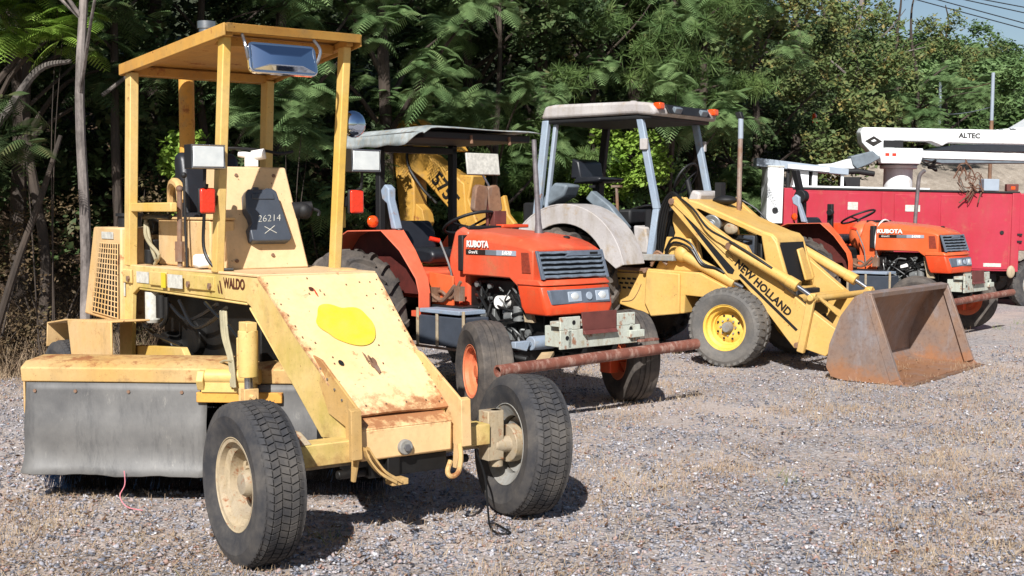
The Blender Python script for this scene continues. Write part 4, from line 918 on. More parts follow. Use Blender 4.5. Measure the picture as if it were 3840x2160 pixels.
# left hand locker, levers, steering wheel rim
mb = MB(); mb.bx(-2.43, -1.60, -.335, -.18, 1.265, 1.545); lk = mb.build('locker', M['yel'], S, bevel=.01)
mb = MB(); mb.bx(-2.44, -1.59, -.34, -.18, 1.548, 1.562); mb.build('locker_lid', M['yel'], lk, bevel=.003)
mb = MB(); mb.tube([(-1.90, -.40, 1.27), (-1.90, -.40, 1.45), (-1.89, -.40, 1.72)], .016); mb.tube([(-1.90, -.40, 1.30), (-1.90, -.40, 1.42)], .03); mb.ball((-1.89, -.40, 1.73), .022); mb.build('drive_lever', M['rust'], S, smooth=True)
mb = MB(); mb.tube([(-1.84, -.38, 1.27), (-1.86, -.38, 1.50), (-1.87, -.38, 1.80)], .008); mb.ball((-1.87, -.38, 1.81), .018); mb.build('drive_lever', M['black'], S, smooth=True)
mb = MB(); mb.tube(smooth_pts([(-2.55, -.2, 1.62), (-2.5, -.22, 1.73), (-2.35, -.26, 1.78), (-2.2, -.28, 1.75), (-2.15, -.29, 1.66)], 5), .028, 8); mb.build('arm_rest', M['yel'], S, smooth=True)
mb = MB(); mb.tube(smooth_pts([(-2.52, -.38, 1.56), (-2.48, -.40, 1.46), (-2.35, -.42, 1.40), (-2.25, -.40, 1.33), (-2.32, -.40, 1.27)], 5), .012)
mb.tube(smooth_pts([(-2.50, -.38, 1.52), (-2.38, -.40, 1.38), (-2.25, -.42, 1.30)], 5), .01); mb.build('hose', M['hosew'], S, smooth=True)
mb = MB(); mb.bx(-2.66, -2.45, -.36, -.1, 1.27, 1.42); mb.cyl((-2.5, -.36, 1.5), (-2.5, .1, 1.5), .05); mb.tube(smooth_pts([(-2.5, -.40, 1.56), (-2.3, -.40, 1.57), (-2.1, -.38, 1.565)], 3), .018); mb.cyl((-2.40, -.40, 1.27), (-2.40, -.40, 1.36), .035); mb.build('valve_block', M['engine'], S, bevel=.005)
mb = MB(); mb.bx(-1.72, -1.62, -.40, -.30, 1.27, 1.35); mb.build('rag', M['letter_w'], S, bevel=.02)
# radiator housing with mesh grille
mb = MB(); rp = [(-3.39, .90), (-2.64, .88), (-2.62, 1.495), (-3.16, 1.495)]
mb.hexa([(x, -.51, z) for x, z in rp], [(x, .51, z) for x, z in rp]); rh = mb.build('radiator_housing', M['yel'], S, bevel=.012)
gp = [(-3.20, .93), (-2.665, .915), (-2.645, 1.39), (-3.0, 1.39)]
mb = MB(); mb.hexa([(x, -.511, z) for x, z in gp], [(x, -.514, z) for x, z in gp]); mb.build('grille_backing', M['black'], rh)
mb = MB()
for i in range(9):
    t = i/8; mb.tube([Vector((gp[0][0]+(gp[1][0]-gp[0][0])*t, -.522, gp[0][1]+(gp[1][1]-gp[0][1])*t)), Vector((gp[3][0]+(gp[2][0]-gp[3][0])*t, -.522, gp[3][1]))], .0042, 5)
for i in range(15):
    t = i/14; mb.tube([Vector((gp[0][0]+(gp[3][0]-gp[0][0])*t, -.520, gp[0][1]+(gp[3][1]-gp[0][1])*t)), Vector((gp[1][0]+(gp[2][0]-gp[1][0])*t, -.520, gp[1][1]+(gp[2][1]-gp[1][1])*t))], .0042, 5)
mb.build('grille', M['yel'], rh, smooth=True)
mb = MB(); mb.cyl((-2.88, -.36, 1.49), (-2.88, -.36, 1.57), .075, n=18); mb.cyl((-2.88, -.36, 1.565), (-2.88, -.36, 1.585), .09, n=18); mb.build('radiator_cap', M['black'], rh, smooth=True)
mb = MB(); q = [(-2.98, -.513, 1.42), (-2.75, -.513, 1.42), (-2.75, -.513, 1.465), (-2.98, -.513, 1.465)]; mb.hexa(q, [(x, y-.003, z) for x, y, z in q]); mb.build('sticker', M['sticker'], rh)
# rear fender and wheels
mb = MB()
mb.hexa([(-3.47, -.74, .835), (-3.05, -.74, .885), (-2.20, -.72, .93), (-2.20, -.48, .93), (-3.47, -.48, .835)], [(-3.47, -.74, .847), (-3.05, -.74, .897), (-2.20, -.72, .942), (-2.20, -.48, .942), (-3.47, -.48, .847)])
mb.hexa([(-2.92, -.742, .64), (-2.20, -.722, .69), (-2.20, -.722, .935), (-3.0, -.742, .89)], [(-2.92, -.730, .64), (-2.20, -.710, .69), (-2.20, -.710, .935), (-3.0, -.730, .89)])
mb.hexa([(-3.47, -.74, .847), (-3.47, -.48, .847), (-3.50, -.48, .68), (-3.50, -.74, .68)], [(-3.458, -.74, .847), (-3.458, -.48, .847), (-3.488, -.48, .68), (-3.488, -.74, .68)])
mb.build('rear_fender', M['yel'], S, bevel=.004)
mb = MB(); mb.hexa([(-3.45, .90, .80), (-2.30, .80, .90), (-2.25, .50, .90), (-3.45, .50, .80)], [(-3.45, .90, .812), (-2.30, .80, .912), (-2.25, .50, .912), (-3.45, .50, .812)]); mb.build('rear_fender', M['yel'], S, bevel=.004)
for sg in (-1, 1): make_wheel(S, (-3.20, sg*.66, .372), .372, .225, .205, 'road', 'tyre', 'rim_tan', side=sg, dish=.1)
# machinery in the arch
mb = MB(); mb.bx(-2.50, -1.05, -.28, .44, .52, 1.12); mb.bx(-1.3, -.75, -.20, .30, .78, 1.12); mb.bx(-3.0, -2.5, -.35, .35, .35, .62); mb.cyl((-2.3, -.36, .72), (-2.3, .3, .72), .13, n=20); mb.cyl((-1.9, -.33, .85), (-1.9, .3, .85), .10, n=20); mb.bx(-2.6, -.2, -.10, .10, .36, .50)
mb.tube([(-2.6, -.30, .62), (-1.9, -.32, .56), (-1.3, -.32, .60)], .03); mb.build('engine', M['engine'], S, bevel=.01)
mb = MB(); mb.cyl((-2.31, -.42, .93), (-2.31, -.42, 1.10), .048, n=18); mb.cyl((-2.31, -.42, .91), (-2.31, -.42, .93), .038, .048, n=18); mb.build('oil_filter', M['sticker'], S, smooth=True)
mb = MB(); mb.cyl((-2.16, -.42, .95), (-2.16, -.42, 1.09), .035, n=14); mb.tube(smooth_pts([(-2.08, -.42, 1.08), (-2.09, -.42, .95), (-2.15, -.43, .90)], 4), .014); mb.build('canister', M['engine'], S, smooth=True)
mb = MB()
for pts in ([(-2.2, -.4, 1.08), (-1.9, -.38, .96), (-1.6, -.4, 1.0), (-1.35, -.4, 1.08)], [(-1.9, -.41, 1.07), (-1.7, -.4, .93), (-1.4, -.42, .98), (-1.2, -.41, 1.07)], [(-1.5, -.41, 1.08), (-1.3, -.42, 1.02), (-1.15, -.42, .98), (-1.02, -.42, .92)], [(-2.5, -.41, .88), (-2.3, -.42, .84), (-1.9, -.4, .80)]):
    mb.tube(smooth_pts(pts, 6), .011, 6)
mb.build('hose', M['hose'], S, smooth=True)
mb = MB()
for k_ in range(3): mb.tube(smooth_pts([(-1.25+.03*k_, -.42, 1.05), (-1.18+.03*k_, -.44, .92), (-1.05+.02*k_, -.46, .80), (-1.0+.02*k_, -.47, .66)], 6), .010, 6)
mb.tube(smooth_pts([(-1.55, -.45, .60), (-1.35, -.46, .70), (-1.15, -.46, .78), (-1.0, -.47, .80)], 5), .007, 6); mb.build('hose', M['hosew'], S, smooth=True)
mb = MB(); mb.prism([(-2.60, .62), (-1.62, .66), (-1.80, .80), (-2.60, .745)], 'y', -.44, -.40); mb.build('frame_plate', M['yel_post'], S, bevel=.004)
# lift cylinder of the broom
mb = MB(); mb.cyl((-.83, -.45, .73), (-.83, -.45, .975), .052, n=20); mb.cyl((-.93, -.45, .76), (-.93, -.45, .93), .02); mb.bx(-.88, -.78, -.48, -.42, .97, 1.02); lc = mb.build('lift_cylinder', M['yel_side'], S, bevel=.004)
mb = MB(); mb.cyl((-.83, -.45, .64), (-.83, -.45, .74), .022); mb.build('piston_rod', M['steel'], lc, smooth=True)
mb = MB(); mb.bx(-.87, -.85, -.49, -.41, .56, .67); mb.bx(-.81, -.79, -.49, -.41, .56, .67); mb.bx(-.87, -.79, -.49, -.41, .56, .58); mb.cyl((-.9, -.45, .63), (-.76, -.45, .63), .014); mb.build('clevis', M['yel'], lc, bevel=.003)
# broom, slewed across under the frame
bd = Vector((-.65, -.77, 0)).normalized(); bn = Vector((.77, -.65, 0)).normalized()   # along, facing forward left
def bp(s, f, z): return Vector((-1.2, -.53, 0)) + bd*s + bn*f + Vector((0, 0, z))
s0, s1 = -1.05, 1.03
mb = MB(); prof = [(.035, .665), (.045, .745), (-.02, .775), (-.24, .785), (-.47, .76), (-.56, .68), (-.58, .55), (-.565, .55), (-.54, .67), (-.455, .745), (-.24, .77), (-.02, .76), (.02, .735), (.02, .665)]
mb.hexa([bp(s0, f, z) for f, z in prof], [bp(s1, f, z) for f, z in prof]); bc = mb.build('broom_cover', M['cover_yel'], S, bevel=.008)
for s_ in (s0+.01, s1-.02):
    mb = MB(); mb.hexa([bp(s_, f, z) for f, z in [(.03, .665), (.04, .735), (-.24, .775), (-.55, .67), (-.56, .42), (-.40, .30), (-.1, .30), (.03, .5)]], [bp(s_+.012, f, z) for f, z in [(.03, .665), (.04, .735), (-.24, .775), (-.55, .67), (-.56, .42), (-.40, .30), (-.1, .30), (.03, .5)]]); mb.build('end_plate', M['yel'], bc, bevel=.004)
mb = MB()
def flapf(u, v, a, b):
    s_ = a+(b-a)*u; z = .665-(.50+.004*math.sin(17*u)+.002*math.sin(41*u))*v; f = .052+.015*math.sin(3*u+1)*v+.05*v*v+.07*max(0, v-.30)*math.sin(6*v)+.010*math.sin(9*u+4*v)*v+.035*math.exp(-((u-.93)/.05)**2)*v
    return bp(s_+(.03*v if u > .95 else 0), f, z)
mb.grid(lambda u, v: flapf(u, v, -.02, .99), 20, 12); fl = mb.build('rubber_flap', M['flap'], bc, smooth=True, solid=.008)
mb = MB(); mb.grid(lambda u, v: flapf(u, v*.75, -.95, -.16), 14, 10); mb.build('rubber_flap', M['flap'], bc, smooth=True, solid=.008)
studs('bolt', M['rust'], fl, [flapf(u, .09, 0, .99)+bn*.004 for u in (.12, .42, .72, .95)], bn, .010, .008)
mb = MB(); mb.hexa([bp(-.30, .06, .625), bp(.0, .06, .625), bp(.0, .06, .70), bp(-.30, .06, .70)], [bp(-.30, .10, .625), bp(.0, .10, .625), bp(.0, .10, .70), bp(-.30, .10, .70)])
mb.cyl(bp(-.32, .07, .71), bp(-.02, .07, .71), .042, n=18); mb.cyl(bp(-.02, .07, .69), bp(.02, .07, .69), .06, n=6); mb.build('broom_arm', M['yel_post'], bc, bevel=.005)
mb = MB(); mb.hexa([bp(-.44, .03, .57), bp(.03, .03, .57), bp(.03, .03, .625), bp(-.44, .03, .625)], [bp(-.44, .09, .57), bp(.03, .09, .57), bp(.03, .09, .625), bp(-.44, .09, .625)]); mb.build('broom_beam', M['orange_rust'], bc, bevel=.004)
# bristles: rings of stiff strands round the core
n = 15000; sv = rng.uniform(-.97, .97, n); tv = rng.uniform(0, 2*PI, n); cc = np.array([-1.2, -.53, 0])+np.outer(sv, np.array(bd))+np.array(bn)*(-.26)+np.array([0, 0, .31])
wob = .02*np.sin(sv*60)
dv = np.outer(np.cos(tv), np.array(bn))+np.outer(np.sin(tv), [0, 0, 1.]); dv = dv+np.outer(rng.normal(0, .10, n), np.array(bd)); R_ = (.30+rng.uniform(-.02, .012, n))[:, None]
wv = unit(np.cross(dv, np.array(bd)))*.0028
Pb = cc+dv*.13; Pe = cc+dv*R_; Pe[:, 2] = np.maximum(Pe[:, 2], .012)
Qb = np.stack([Pb-wv, Pb+wv, Pe+wv, Pe-wv], 1); blue = (sv > .84) | (rng.uniform(0, 1, n) < .03)
br_ = MB(); br_.cyl(bp(-.99, -.26, .31), bp(.99, -.26, .31), .22, n=32); bro = br_.build('broom', M['bristle'], S, smooth=True)
q1 = quad_obj('bristles', Qb[~blue], M['bristle'], bro); q1['kind'] = 'stuff'; q2 = quad_obj('blue_bristles', Qb[blue], M['blue_br'], bro); q2['kind'] = 'stuff'
# pink string hanging from the flap
mb = MB(); mb.tube([S_ for S_ in smooth_pts([bp(.42, .13, .20), bp(.41, .15, .13), bp(.43, .17, .07), bp(.38, .20, .02), bp(.28, .24, .012)], 5)], .0028, 6); mb.build('pink_cord', plain('pink_cord', (214, 130, 140), .6), S, smooth=True)
def loft(mb, secs):
    R_ = [[mb.bm.verts.new(p) for p in s] for s in secs]; n = len(secs[0])
    for a, b in zip(R_[:-1], R_[1:]):
        for i in range(n): j = (i+1) % n; mb.bm.faces.new((a[i], a[j], b[j], b[i]))
    mb.bm.faces.new(R_[0][::-1]); mb.bm.faces.new(R_[-1]); return mb
def ribbon(mb, path, y0, y1, th=.012):
    """bent plate following an (x, z) path, from y0 to y1 (functions of the index or numbers)"""
    n = len(path); f0 = y0 if callable(y0) else (lambda i: y0); f1 = y1 if callable(y1) else (lambda i: y1)
    ring = []
    for i, (x, z) in enumerate(path):
        a = Vector(path[max(i-1, 0)]); b = Vector(path[min(i+1, n-1)]); d = (b-a).normalized(); nx, nz = -d.y*th, d.x*th
        ring.append([(x, f0(i), z), (x, f1(i), z), (x+nx, f1(i), z+nz), (x+nx, f0(i), z+nz)])
    loft(mb, ring)
M['fender_in'] = plain('dark_red_fender_inside', (92, 36, 30), .7, var=.5)
M['canopy_grey'] = paint('chalky_canopy', (170, 176, 176), (104, 114, 116), rust=.1, dirt=.6, rough=.7, scale=2.2)
M['slat_grey'] = plain('slat_grey', (132, 144, 158), .35, .2, var=.4, scale=20)
M['darkglass'] = plain('dark_slot', (18, 18, 20), .7, var=.2, bump=0)
M['pale_green'] = paint('chipped_pale_paint', (186, 190, 178), (168, 172, 160), rust=.75, dirt=.4, rough=.7, scale=2)
M['stripe_g'] = plain('stripe_grey', (150, 160, 172), .5, var=.1, bump=0)
M['pipe_grey'] = plain('heat_greyed_pipe', (128, 122, 124), .5, .3, var=.45, scale=14)
M['vent_or'] = plain('vent_mesh', (150, 58, 36), .7, var=.4, scale=60)
def build_tractor(name, label, loc, deg, v):
    OR, ORF, ORD = M[v['col']], M[v['colf']], M[v['cold']]
    K = thing(name, label, 'tractor', loc, root_rot(deg), group='orange compact tractors', rx=0)
    # hood
    def sec(x, zt, zs, ws, wt, zb, crown): return [(x, -ws, zb), (x, -ws, zs), (x, -wt, zt), (x, 0, zt+crown), (x, wt, zt), (x, ws, zs), (x, ws, zb)]
    def hz(x): return float(np.interp(x, [-.80, -.3, .0, .1], [1.44, 1.405, 1.345, 1.29]))
    mb = MB()
    rear = [(-.82, -.345, 1.07), (-.80, -.35, 1.37), (-.77, -.29, 1.44), (-.77, 0, 1.462), (-.77, .29, 1.44), (-.80, .35, 1.37), (-.82, .345, 1.07)]
    loft(mb, [rear, sec(-.5, 1.425, 1.36, .36, .30, 1.07, .02), sec(-.20, 1.395, 1.335, .368, .305, 1.065, .02), sec(-.10, 1.375, 1.325, .37, .31, 1.0, .018), sec(.0, 1.345, 1.31, .372, .315, 1.0, .014), sec(.075, 1.305, 1.285, .37, .33, 1.0, .01)])
    mb.bm.faces.ensure_lookup_table()
    hood = mb.build('hood', ORF if v.get('hoodf') else OR, K, bevel=.012)
    mb = MB()   # nose around the grille and headlamp panel
    def ns(z, x0, xf, w): return [(x0, -w, z), (xf-.03, -w, z), (xf, -w+.04, z), (xf+.012, 0, z), (xf, w-.04, z), (xf-.03, w, z), (x0, w, z)]
    loft(mb, [ns(1.065, -.10, .165, .378), ns(1.035, -.10, .20, .382), ns(1.02, -.10, .205, .382)]); mb.build('hood_lip', OR, hood, bevel=.008)
    mb = MB(); loft(mb, [ns(1.015, -.10, .195, .378), ns(.85, -.06, .24, .372), ns(.79, -.03, .235, .355)]); nose = mb.build('nose', ORD, K, bevel=.012)
    # grille
    gx = lambda z: .085+(1.30-z)*.33
    mb = MB(); mb.hexa([(gx(1.285)-.012, -.352, 1.285), (gx(1.285)-.012, .352, 1.285), (gx(1.075)-.0, .36, 1.075), (gx(1.075)-.0, -.36, 1.075)], [(gx(1.285)+.003, -.352, 1.285), (gx(1.285)+.003, .352, 1.285), (gx(1.075)+.010, .36, 1.075), (gx(1.075)+.010, -.36, 1.075)])
    gr = mb.build('grille', M['darkglass'], hood)
    def slat(z, a, b, h=.011):
        def f(mb):
            loft(mb, [[(gx(z)+.008, y, z+h), (gx(z)+.032-.01*abs(y)*2, y, z+.004+.003*math.sin(y*40)), (gx(z)+.032-.01*abs(y)*2, y, z-h*.6+.003*math.sin(y*40)), (gx(z)+.008, y, z-h)] for y in np.linspace(a, b, 15)])
        return f
    split('slat', M['slat_grey'], gr, [slat(z, -.345, .345) for z in (1.235, 1.197, 1.159, 1.121)]+[slat(1.088, -.352, .352, .014), slat(1.273, -.345, -.0, .012)], bevel=.002)
    mb = MB(); mb.hexa([(gx(1.295), -.02, 1.287), (gx(1.295), .345, 1.287), (gx(1.24), .33, 1.245), (gx(1.24), -.06, 1.245)], [(gx(1.295)+.03, -.02, 1.284), (gx(1.295)+.03, .345, 1.284), (gx(1.24)+.03, .33, 1.247), (gx(1.24)+.03, -.06, 1.247)]); mb.build('badge_plate', M['panel_grey'], gr, bevel=.003)
    for y in (-.352, .352): 
        mb = MB(); mb.hexa([(gx(1.29), y-.012, 1.29), (gx(1.29), y+.012, 1.29), (gx(1.07), y+.014, 1.07), (gx(1.07), y-.014, 1.07)], [(gx(1.29)+.022, y-.012, 1.29), (gx(1.29)+.022, y+.012, 1.29), (gx(1.07)+.028, y+.014, 1.07), (gx(1.07)+.028, y-.014, 1.07)]); mb.build('grille_side', M['panel_grey'], gr, bevel=.003)
    mb = MB(); mb.bx(gx(1.265)+.031, gx(1.265)+.036, .20, .285, 1.254, 1.274); mb.build('badge_slot', M['darkglass'], gr)
    # headlamp panel
    px_ = lambda z: .208+(1.0-z)*.18
    mb = MB(); mb.hexa([(px_(.985)-.01, -.345, .99), (px_(.985)-.01, .345, .99), (px_(.87)-.01, .33, .872), (px_(.87)-.01, -.33, .872)], [(px_(.985)+.014, -.33, .986), (px_(.985)+.014, .33, .986), (px_(.87)+.014, .32, .876), (px_(.87)+.014, -.31, .876)])
    hpn = mb.build('headlamp_panel', M['panel_grey'], nose, bevel=.006)
    for y in (-.07, .235):
        mb = MB(); mb.hexa([(px_(.97)+.012, y-.075, .972), (px_(.97)+.012, y+.075, .972), (px_(.89)+.012, y+.075, .888), (px_(.89)+.012, y-.075, .888)], [(px_(.97)+.020, y-.072, .969), (px_(.97)+.020, y+.072, .969), (px_(.89)+.020, y+.072, .891), (px_(.89)+.020, y-.072, .891)])
        hl = mb.build('headlamp', M['stripe_g'], hpn, bevel=.004)
        mb = MB(); mb.ball((px_(.93)+.016, y, .93), .045, (.3, 1, .75)); mb.build('lens', M['clear'], hl, smooth=True)
    mb = MB(); mb.disc((px_(.93)+.012, .085, .93), (1, 0, .18), .032, n=24, th=.012); mb.build('emblem', M['stripe_g'], hpn, bevel=.003)
    # side decals and vents
    for sg in (-1, 1):
        y = sg*.372
        mb = MB(); q = [(-.045, y, 1.115), (.055, y, 1.115), (.03, y, 1.275), (-.055, y, 1.275)]; mb.hexa(q, [(a, b+sg*.006, c) for a, b, c in q]); mb.build('side_vent', M['vent_or'], hood, bevel=.002)
        yy = sg*.366
        def st(x0, x1, m, e=.0045):
            mb = MB(); q = [(x0, sg*(np.interp(x0, [-.8, -.5, -.1], [.351, .361, .371])), 1.245), (x1, sg*(np.interp(x1, [-.8, -.5, -.1], [.351, .361, .371])), 1.245), (x1, sg*(np.interp(x1, [-.8, -.5, -.1], [.351, .361, .371])), 1.285), (x0, sg*(np.interp(x0, [-.8, -.5, -.1], [.351, .361, .371])), 1.287)]
            q = [(float(a), float(b), c) for a, b, c in q]; mb.hexa(q, [(a, b+sg*e, c) for a, b, c in q]); mb.build('side_stripe', m, hood)
        st(-.76, -.5, M['letter_k']); st(-.5, -.36, M['midgrey']); st(-.36, -.12, M['stripe_g'])
    Ms = frame((-.60, -.367, 1.328), (1, -.045, 0), (0, .02, 1)); lettering('KUBOTA', M['letter_w'], hood, Ms, .072, bold=.003, sx=1.0 if v['n'] == 1 else 1.25)
    lettering('Grand L', M['letter_w'], hood, frame((-.66, -.3625, 1.264), (1, -.03, 0), (0, 0, 1)), .036, shear=.2)
    lettering('L4610' if v['n'] == 1 else 'L4310', M['letter_w'], hood, frame((-.23, -.375, 1.264), (1, -.02, 0), (0, 0, 1)), .046, shear=.2, bold=.0015)
    mb = MB(); mb.ball((-.10, .16, 1.385), .03, (1, 1, .5)); mb.build('hood_latch', M['black'], hood, smooth=True)
    # rear cowl / dash
    mb = MB(); mb.prism([(-1.05, .62), (-.83, .62), (-.83, 1.43), (-.93, 1.47), (-1.02, 1.43), (-1.10, 1.2)], 'y', -.27, .27); dash = mb.build('dash', M['orange'] if v['n'] == 1 else OR, K, bevel=.03, seg=3)
    mb = MB(); mb.bx(-.90, -.835, -.33, .33, 1.10, 1.40); mb.bx(-1.0, -.86, -.24, .24, 1.44, 1.475); mb.build('dash_panel', M['black'], dash, bevel=.01)
    # steering wheel
    sx_, sz_ = (-1.16, 1.50) if v['n'] == 1 else (-1.25, 1.52)
    mb = MB(); mb.tube([(sx_+.24*math.cos(a)*.93, .02+.225*math.sin(a), sz_+.225*math.cos(a)*.42) for a in np.linspace(0, 2*PI, 28, endpoint=False)], .014, 8, closed=True)
    sw = mb.build('steering_wheel', M['black'], K, smooth=True)
    mb = MB()
    for a in (.6, 2.6, 4.7): mb.tube([(sx_, .02, sz_-.04), (sx_+.23*math.cos(a)*.93, .02+.215*math.sin(a), sz_+.215*math.cos(a)*.42)], .011, 6)
    mb.cyl((sx_, .02, sz_-.05), (sx_+.14, .02, sz_-.22), .025, n=10); mb.build('wheel_spokes', M['black'], sw, smooth=True)
    # chassis, engine
    mb = MB(); mb.bx(-2.2, -.75, -.22, .22, .45, .85); mb.bx(-.8, .02, -.20, .20, .50, 1.04); mb.bx(-.1, .20, -.16, .16, .46, .78); mb.cyl((-1.76, -.55, .62), (-1.76, .55, .62), .14, n=20); mb.bx(-1.3, -.7, -.24, .24, .6, 1.0)
    en = mb.build('engine', M['engine'], K, bevel=.015)
    mb = MB(); mb.cyl((-.42, -.30, .86), (-.42, -.20, .86), .055, n=18); mb.build('white_cap', M['letter_w'], en, bevel=.006)
    mb = MB(); mb.cyl((-.20, -.27, .72), (-.20, -.27, .84), .045, n=16); mb.cyl((-.34, -.26, .74), (-.24, -.26, .76), .055, n=16); mb.build('oil_filter', M['alu'], en, bevel=.004)
    mb = MB(); mb.bx(-.70, -.50, -.27, -.20, .58, .80); mb.cyl((-.60, -.30, .66), (-.60, -.22, .66), .06, n=16); mb.cyl((-.12, -.25, .90), (-.02, -.25, .90), .05, n=16); mb.bx(-.5, -.3, -.26, -.2, .55, .66); mb.build('injection_pump', M['alu'], en, bevel=.006)
    rs = random.Random(5+v['n']); mb = MB()
    for _ in range(13):
        a = Vector((rs.uniform(-.78, 0), -.24-.05*rs.random(), rs.uniform(.55, 1.03))); b = Vector((rs.uniform(-.78, 0), -.23-.05*rs.random(), rs.uniform(.55, 1.03))); m_ = (a+b)/2+Vector((0, -.05, rs.uniform(-.1, .1)))
        mb.tube(smooth_pts([a, m_, b], 5), rs.uniform(.006, .014), 6)
    mb.build('hose', M['hose'], en, smooth=True)
    for _ in range(14):
        a = Vector((rs.uniform(-.75, -.05), -.26, rs.uniform(.55, 1.0))); b = a+Vector((rs.uniform(-.2, .2), -.02, rs.uniform(-.25, .1)))
        mb = MB(); mb.tube(smooth_pts([a, (a+b)/2+Vector((0, -.03, .03)), b], 4), rs.uniform(.005, .01), 6); mb.build('engine_pipe', M['alu'], en, smooth=True)
    for _ in range(12):
        c = Vector((rs.uniform(-.75, -.05), -.25, rs.uniform(.6, 1.0))); mb = MB(); mb.cyl(c, c+Vector((0, -.03, 0)), rs.uniform(.015, .03), n=10); mb.build('engine_plug', M['alu'], en)
    mb = MB(); mb.hexa([(-.16, -.30, 1.0), (-.10, -.30, 1.0), (.0, -.30, .72), (-.10, -.30, .72)], [(-.16, -.26, 1.0), (-.10, -.26, 1.0), (.0, -.26, .72), (-.10, -.26, .72)]); mb.build('radiator_shroud', M['rim_tan'], en, bevel=.004)
    # front axle, steering cylinder
    mb = MB(); mb.bx(-.07, .07, -.60, .60, .40, .52); mb.bx(-.25, .25, -.14, .14, .42, .60); mb.bx(-.1, .45, -.19, -.14, .50, .66); mb.bx(-.1, .45, .14, .19, .50, .66); mb.build('front_axle', M['engine'], K, bevel=.01)
    mb = MB(); mb.cyl((.10, -.42, .575), (.10, -.10, .575), .055, n=20); mb.cyl((.10, -.56, .57), (.10, -.42, .575), .022, n=10); mb.hexa([(.13, -.60, .60), (.13, -.60, .55), (.13, -.48, .52), (.13, -.44, .60)], [(.08, -.60, .60), (.08, -.60, .55), (.08, -.48, .52), (.08, -.44, .60)]); mb.build('steering_cylinder', M['greyblue'], K, bevel=.005)
    for sg in (-1, 1):
        mb = MB(); mb.bx(-.06, .06, sg*.56-.05, sg*.56+.05, .26, .60); mb.cyl((0, sg*.56, .39), (0, sg*.80, .39), .06); mb.tube([(0, sg*.56, .48), (.16, sg*.50, .46)], .03); mb.build('steering_knuckle', M['engine'] if v['n'] == 1 and sg < 0 else ORD, K, bevel=.008)
        make_wheel(K, (0, sg*.80, .385), .385, .26, .19, 'rib', 'tyre_old', 'rim_or', steer=rad(v['steer']), side=sg, dish=.0, holes=0)
    # fenders
    for sg in (-1, 1):
        path = [(-2.34, 1.02), (-2.22, 1.24), (-2.06, 1.385), (-1.92, 1.43), (-1.42, 1.44), (-1.25, 1.27), (-1.08, 1.04), (-1.05, .92), (-1.05, .74)]
        wd = [.20, .20, .22, .24, .24, .17, .13, .12, .12]
        mb = MB(); ribbon(mb, path, lambda i: sg*.50, lambda i: sg*(.50+wd[i]), -.012); fe = mb.build('fender', ORF, K, bevel=.004)
        wall = [(x, z-.006) for x, z in path]+[(-1.12, .74), (-1.2, .9), (-2.3, .9)]
        mb = MB(); mb.prism(wall, 'y', sg*.50, sg*.512); mb.build('fender_wall', M['fender_in'] if sg < 0 else ORD, fe)
        mb = MB(); mb.hexa([(-1.04, sg*.50, .77), (-1.04, sg*.62, .77), (-1.04, sg*.62, .72), (-1.04, sg*.5, .72)], [(-1.16, sg*.50, .77), (-1.16, sg*.62, .77), (-1.16, sg*.62, .72), (-1.16, sg*.5, .72)]); mb.build('fender_foot', OR, fe, bevel=.004)
        make_wheel(K, (-1.78, sg*.80, .62), .62, .36, .33, 'ag', 'tyre_old' , 'rim_or', side=sg, dish=.1)
    # seat and platform
    mb = MB(); mb.prism([(-2.0, .86), (-1.18, .86), (-1.18, 1.085), (-1.25, 1.11), (-2.0, 1.11)], 'y', -.46, .46); mb.build('seat_platform', OR if v['n'] == 1 else M['black'], K, bevel=.015)
    mb = MB(); mb.bx(-1.18, -.68, -.46, .46, .78, .815); mb.build('foot_board', M['black'], K, bevel=.005)
    mb = MB(); mb.hexa([(-1.17, -.42, .815), (-.85, -.42, .815), (-.85, -.42, 1.06), (-1.17, -.42, 1.085)], [(-1.17, -.40, .815), (-.85, -.40, .815), (-.85, -.40, 1.06), (-1.17, -.40, 1.085)]) if v['n'] == 1 else mb.bx(-1.1, -.9, -.3, .3, .815, 1.0); mb.build('side_shield', M['orange2'] if v['n'] == 1 else OR, K, bevel=.005)
    mb = MB(); mb.prism([(-1.92, 1.16), (-1.40, 1.14), (-1.33, 1.20), (-1.36, 1.26), (-1.5, 1.28), (-1.85, 1.27), (-1.94, 1.22)], 'y', -.25, .25); st_ = mb.build('seat', M['seatblack'], K, bevel=.035, seg=3)
    mb = MB(); mb.prism([(-1.96, 1.22), (-1.84, 1.24), (-1.88, 1.42), (-1.95, 1.52), (-2.02, 1.50), (-2.0, 1.35)], 'y', -.21, .21); mb.build('backrest', M['seatblack'], st_, bevel=.035, seg=3)
    mb = MB(); mb.tube(smooth_pts([(-.95, -.33, .85), (-.98, -.34, 1.1), (-1.08, -.38, 1.36)], 4), .009); lv = mb.build('lever', M['alu'], K, smooth=True)
    mb = MB(); mb.cyl((-1.08, -.38, 1.35), (-1.11, -.46, 1.37), .02, n=10); mb.build('lever_grip', M['redlens'], lv, smooth=True)
    mb = MB()
    mb.tube(smooth_pts([(-1.15, -.42, .83), (-1.0, -.44, .93), (-.86, -.43, .88), (-.75, -.42, 1.02)], 5), .014); mb.tube(smooth_pts([(-1.1, -.45, .90), (-.95, -.45, .86), (-.8, -.44, .98)], 5), .02); mb.bx(-1.12, -1.02, -.46, -.42, .84, .96); mb.bx(-.80, -.72, -.45, -.40, .86, .98); mb.build('pedal_linkage', M['rust'], K, smooth=True)
    # battery box on the step
    mb = MB(); mb.bx(-1.06, -.46, -.62, -.36, .50, .745); bb = mb.build('battery_box', M['tankblue'], K, bevel=.01)
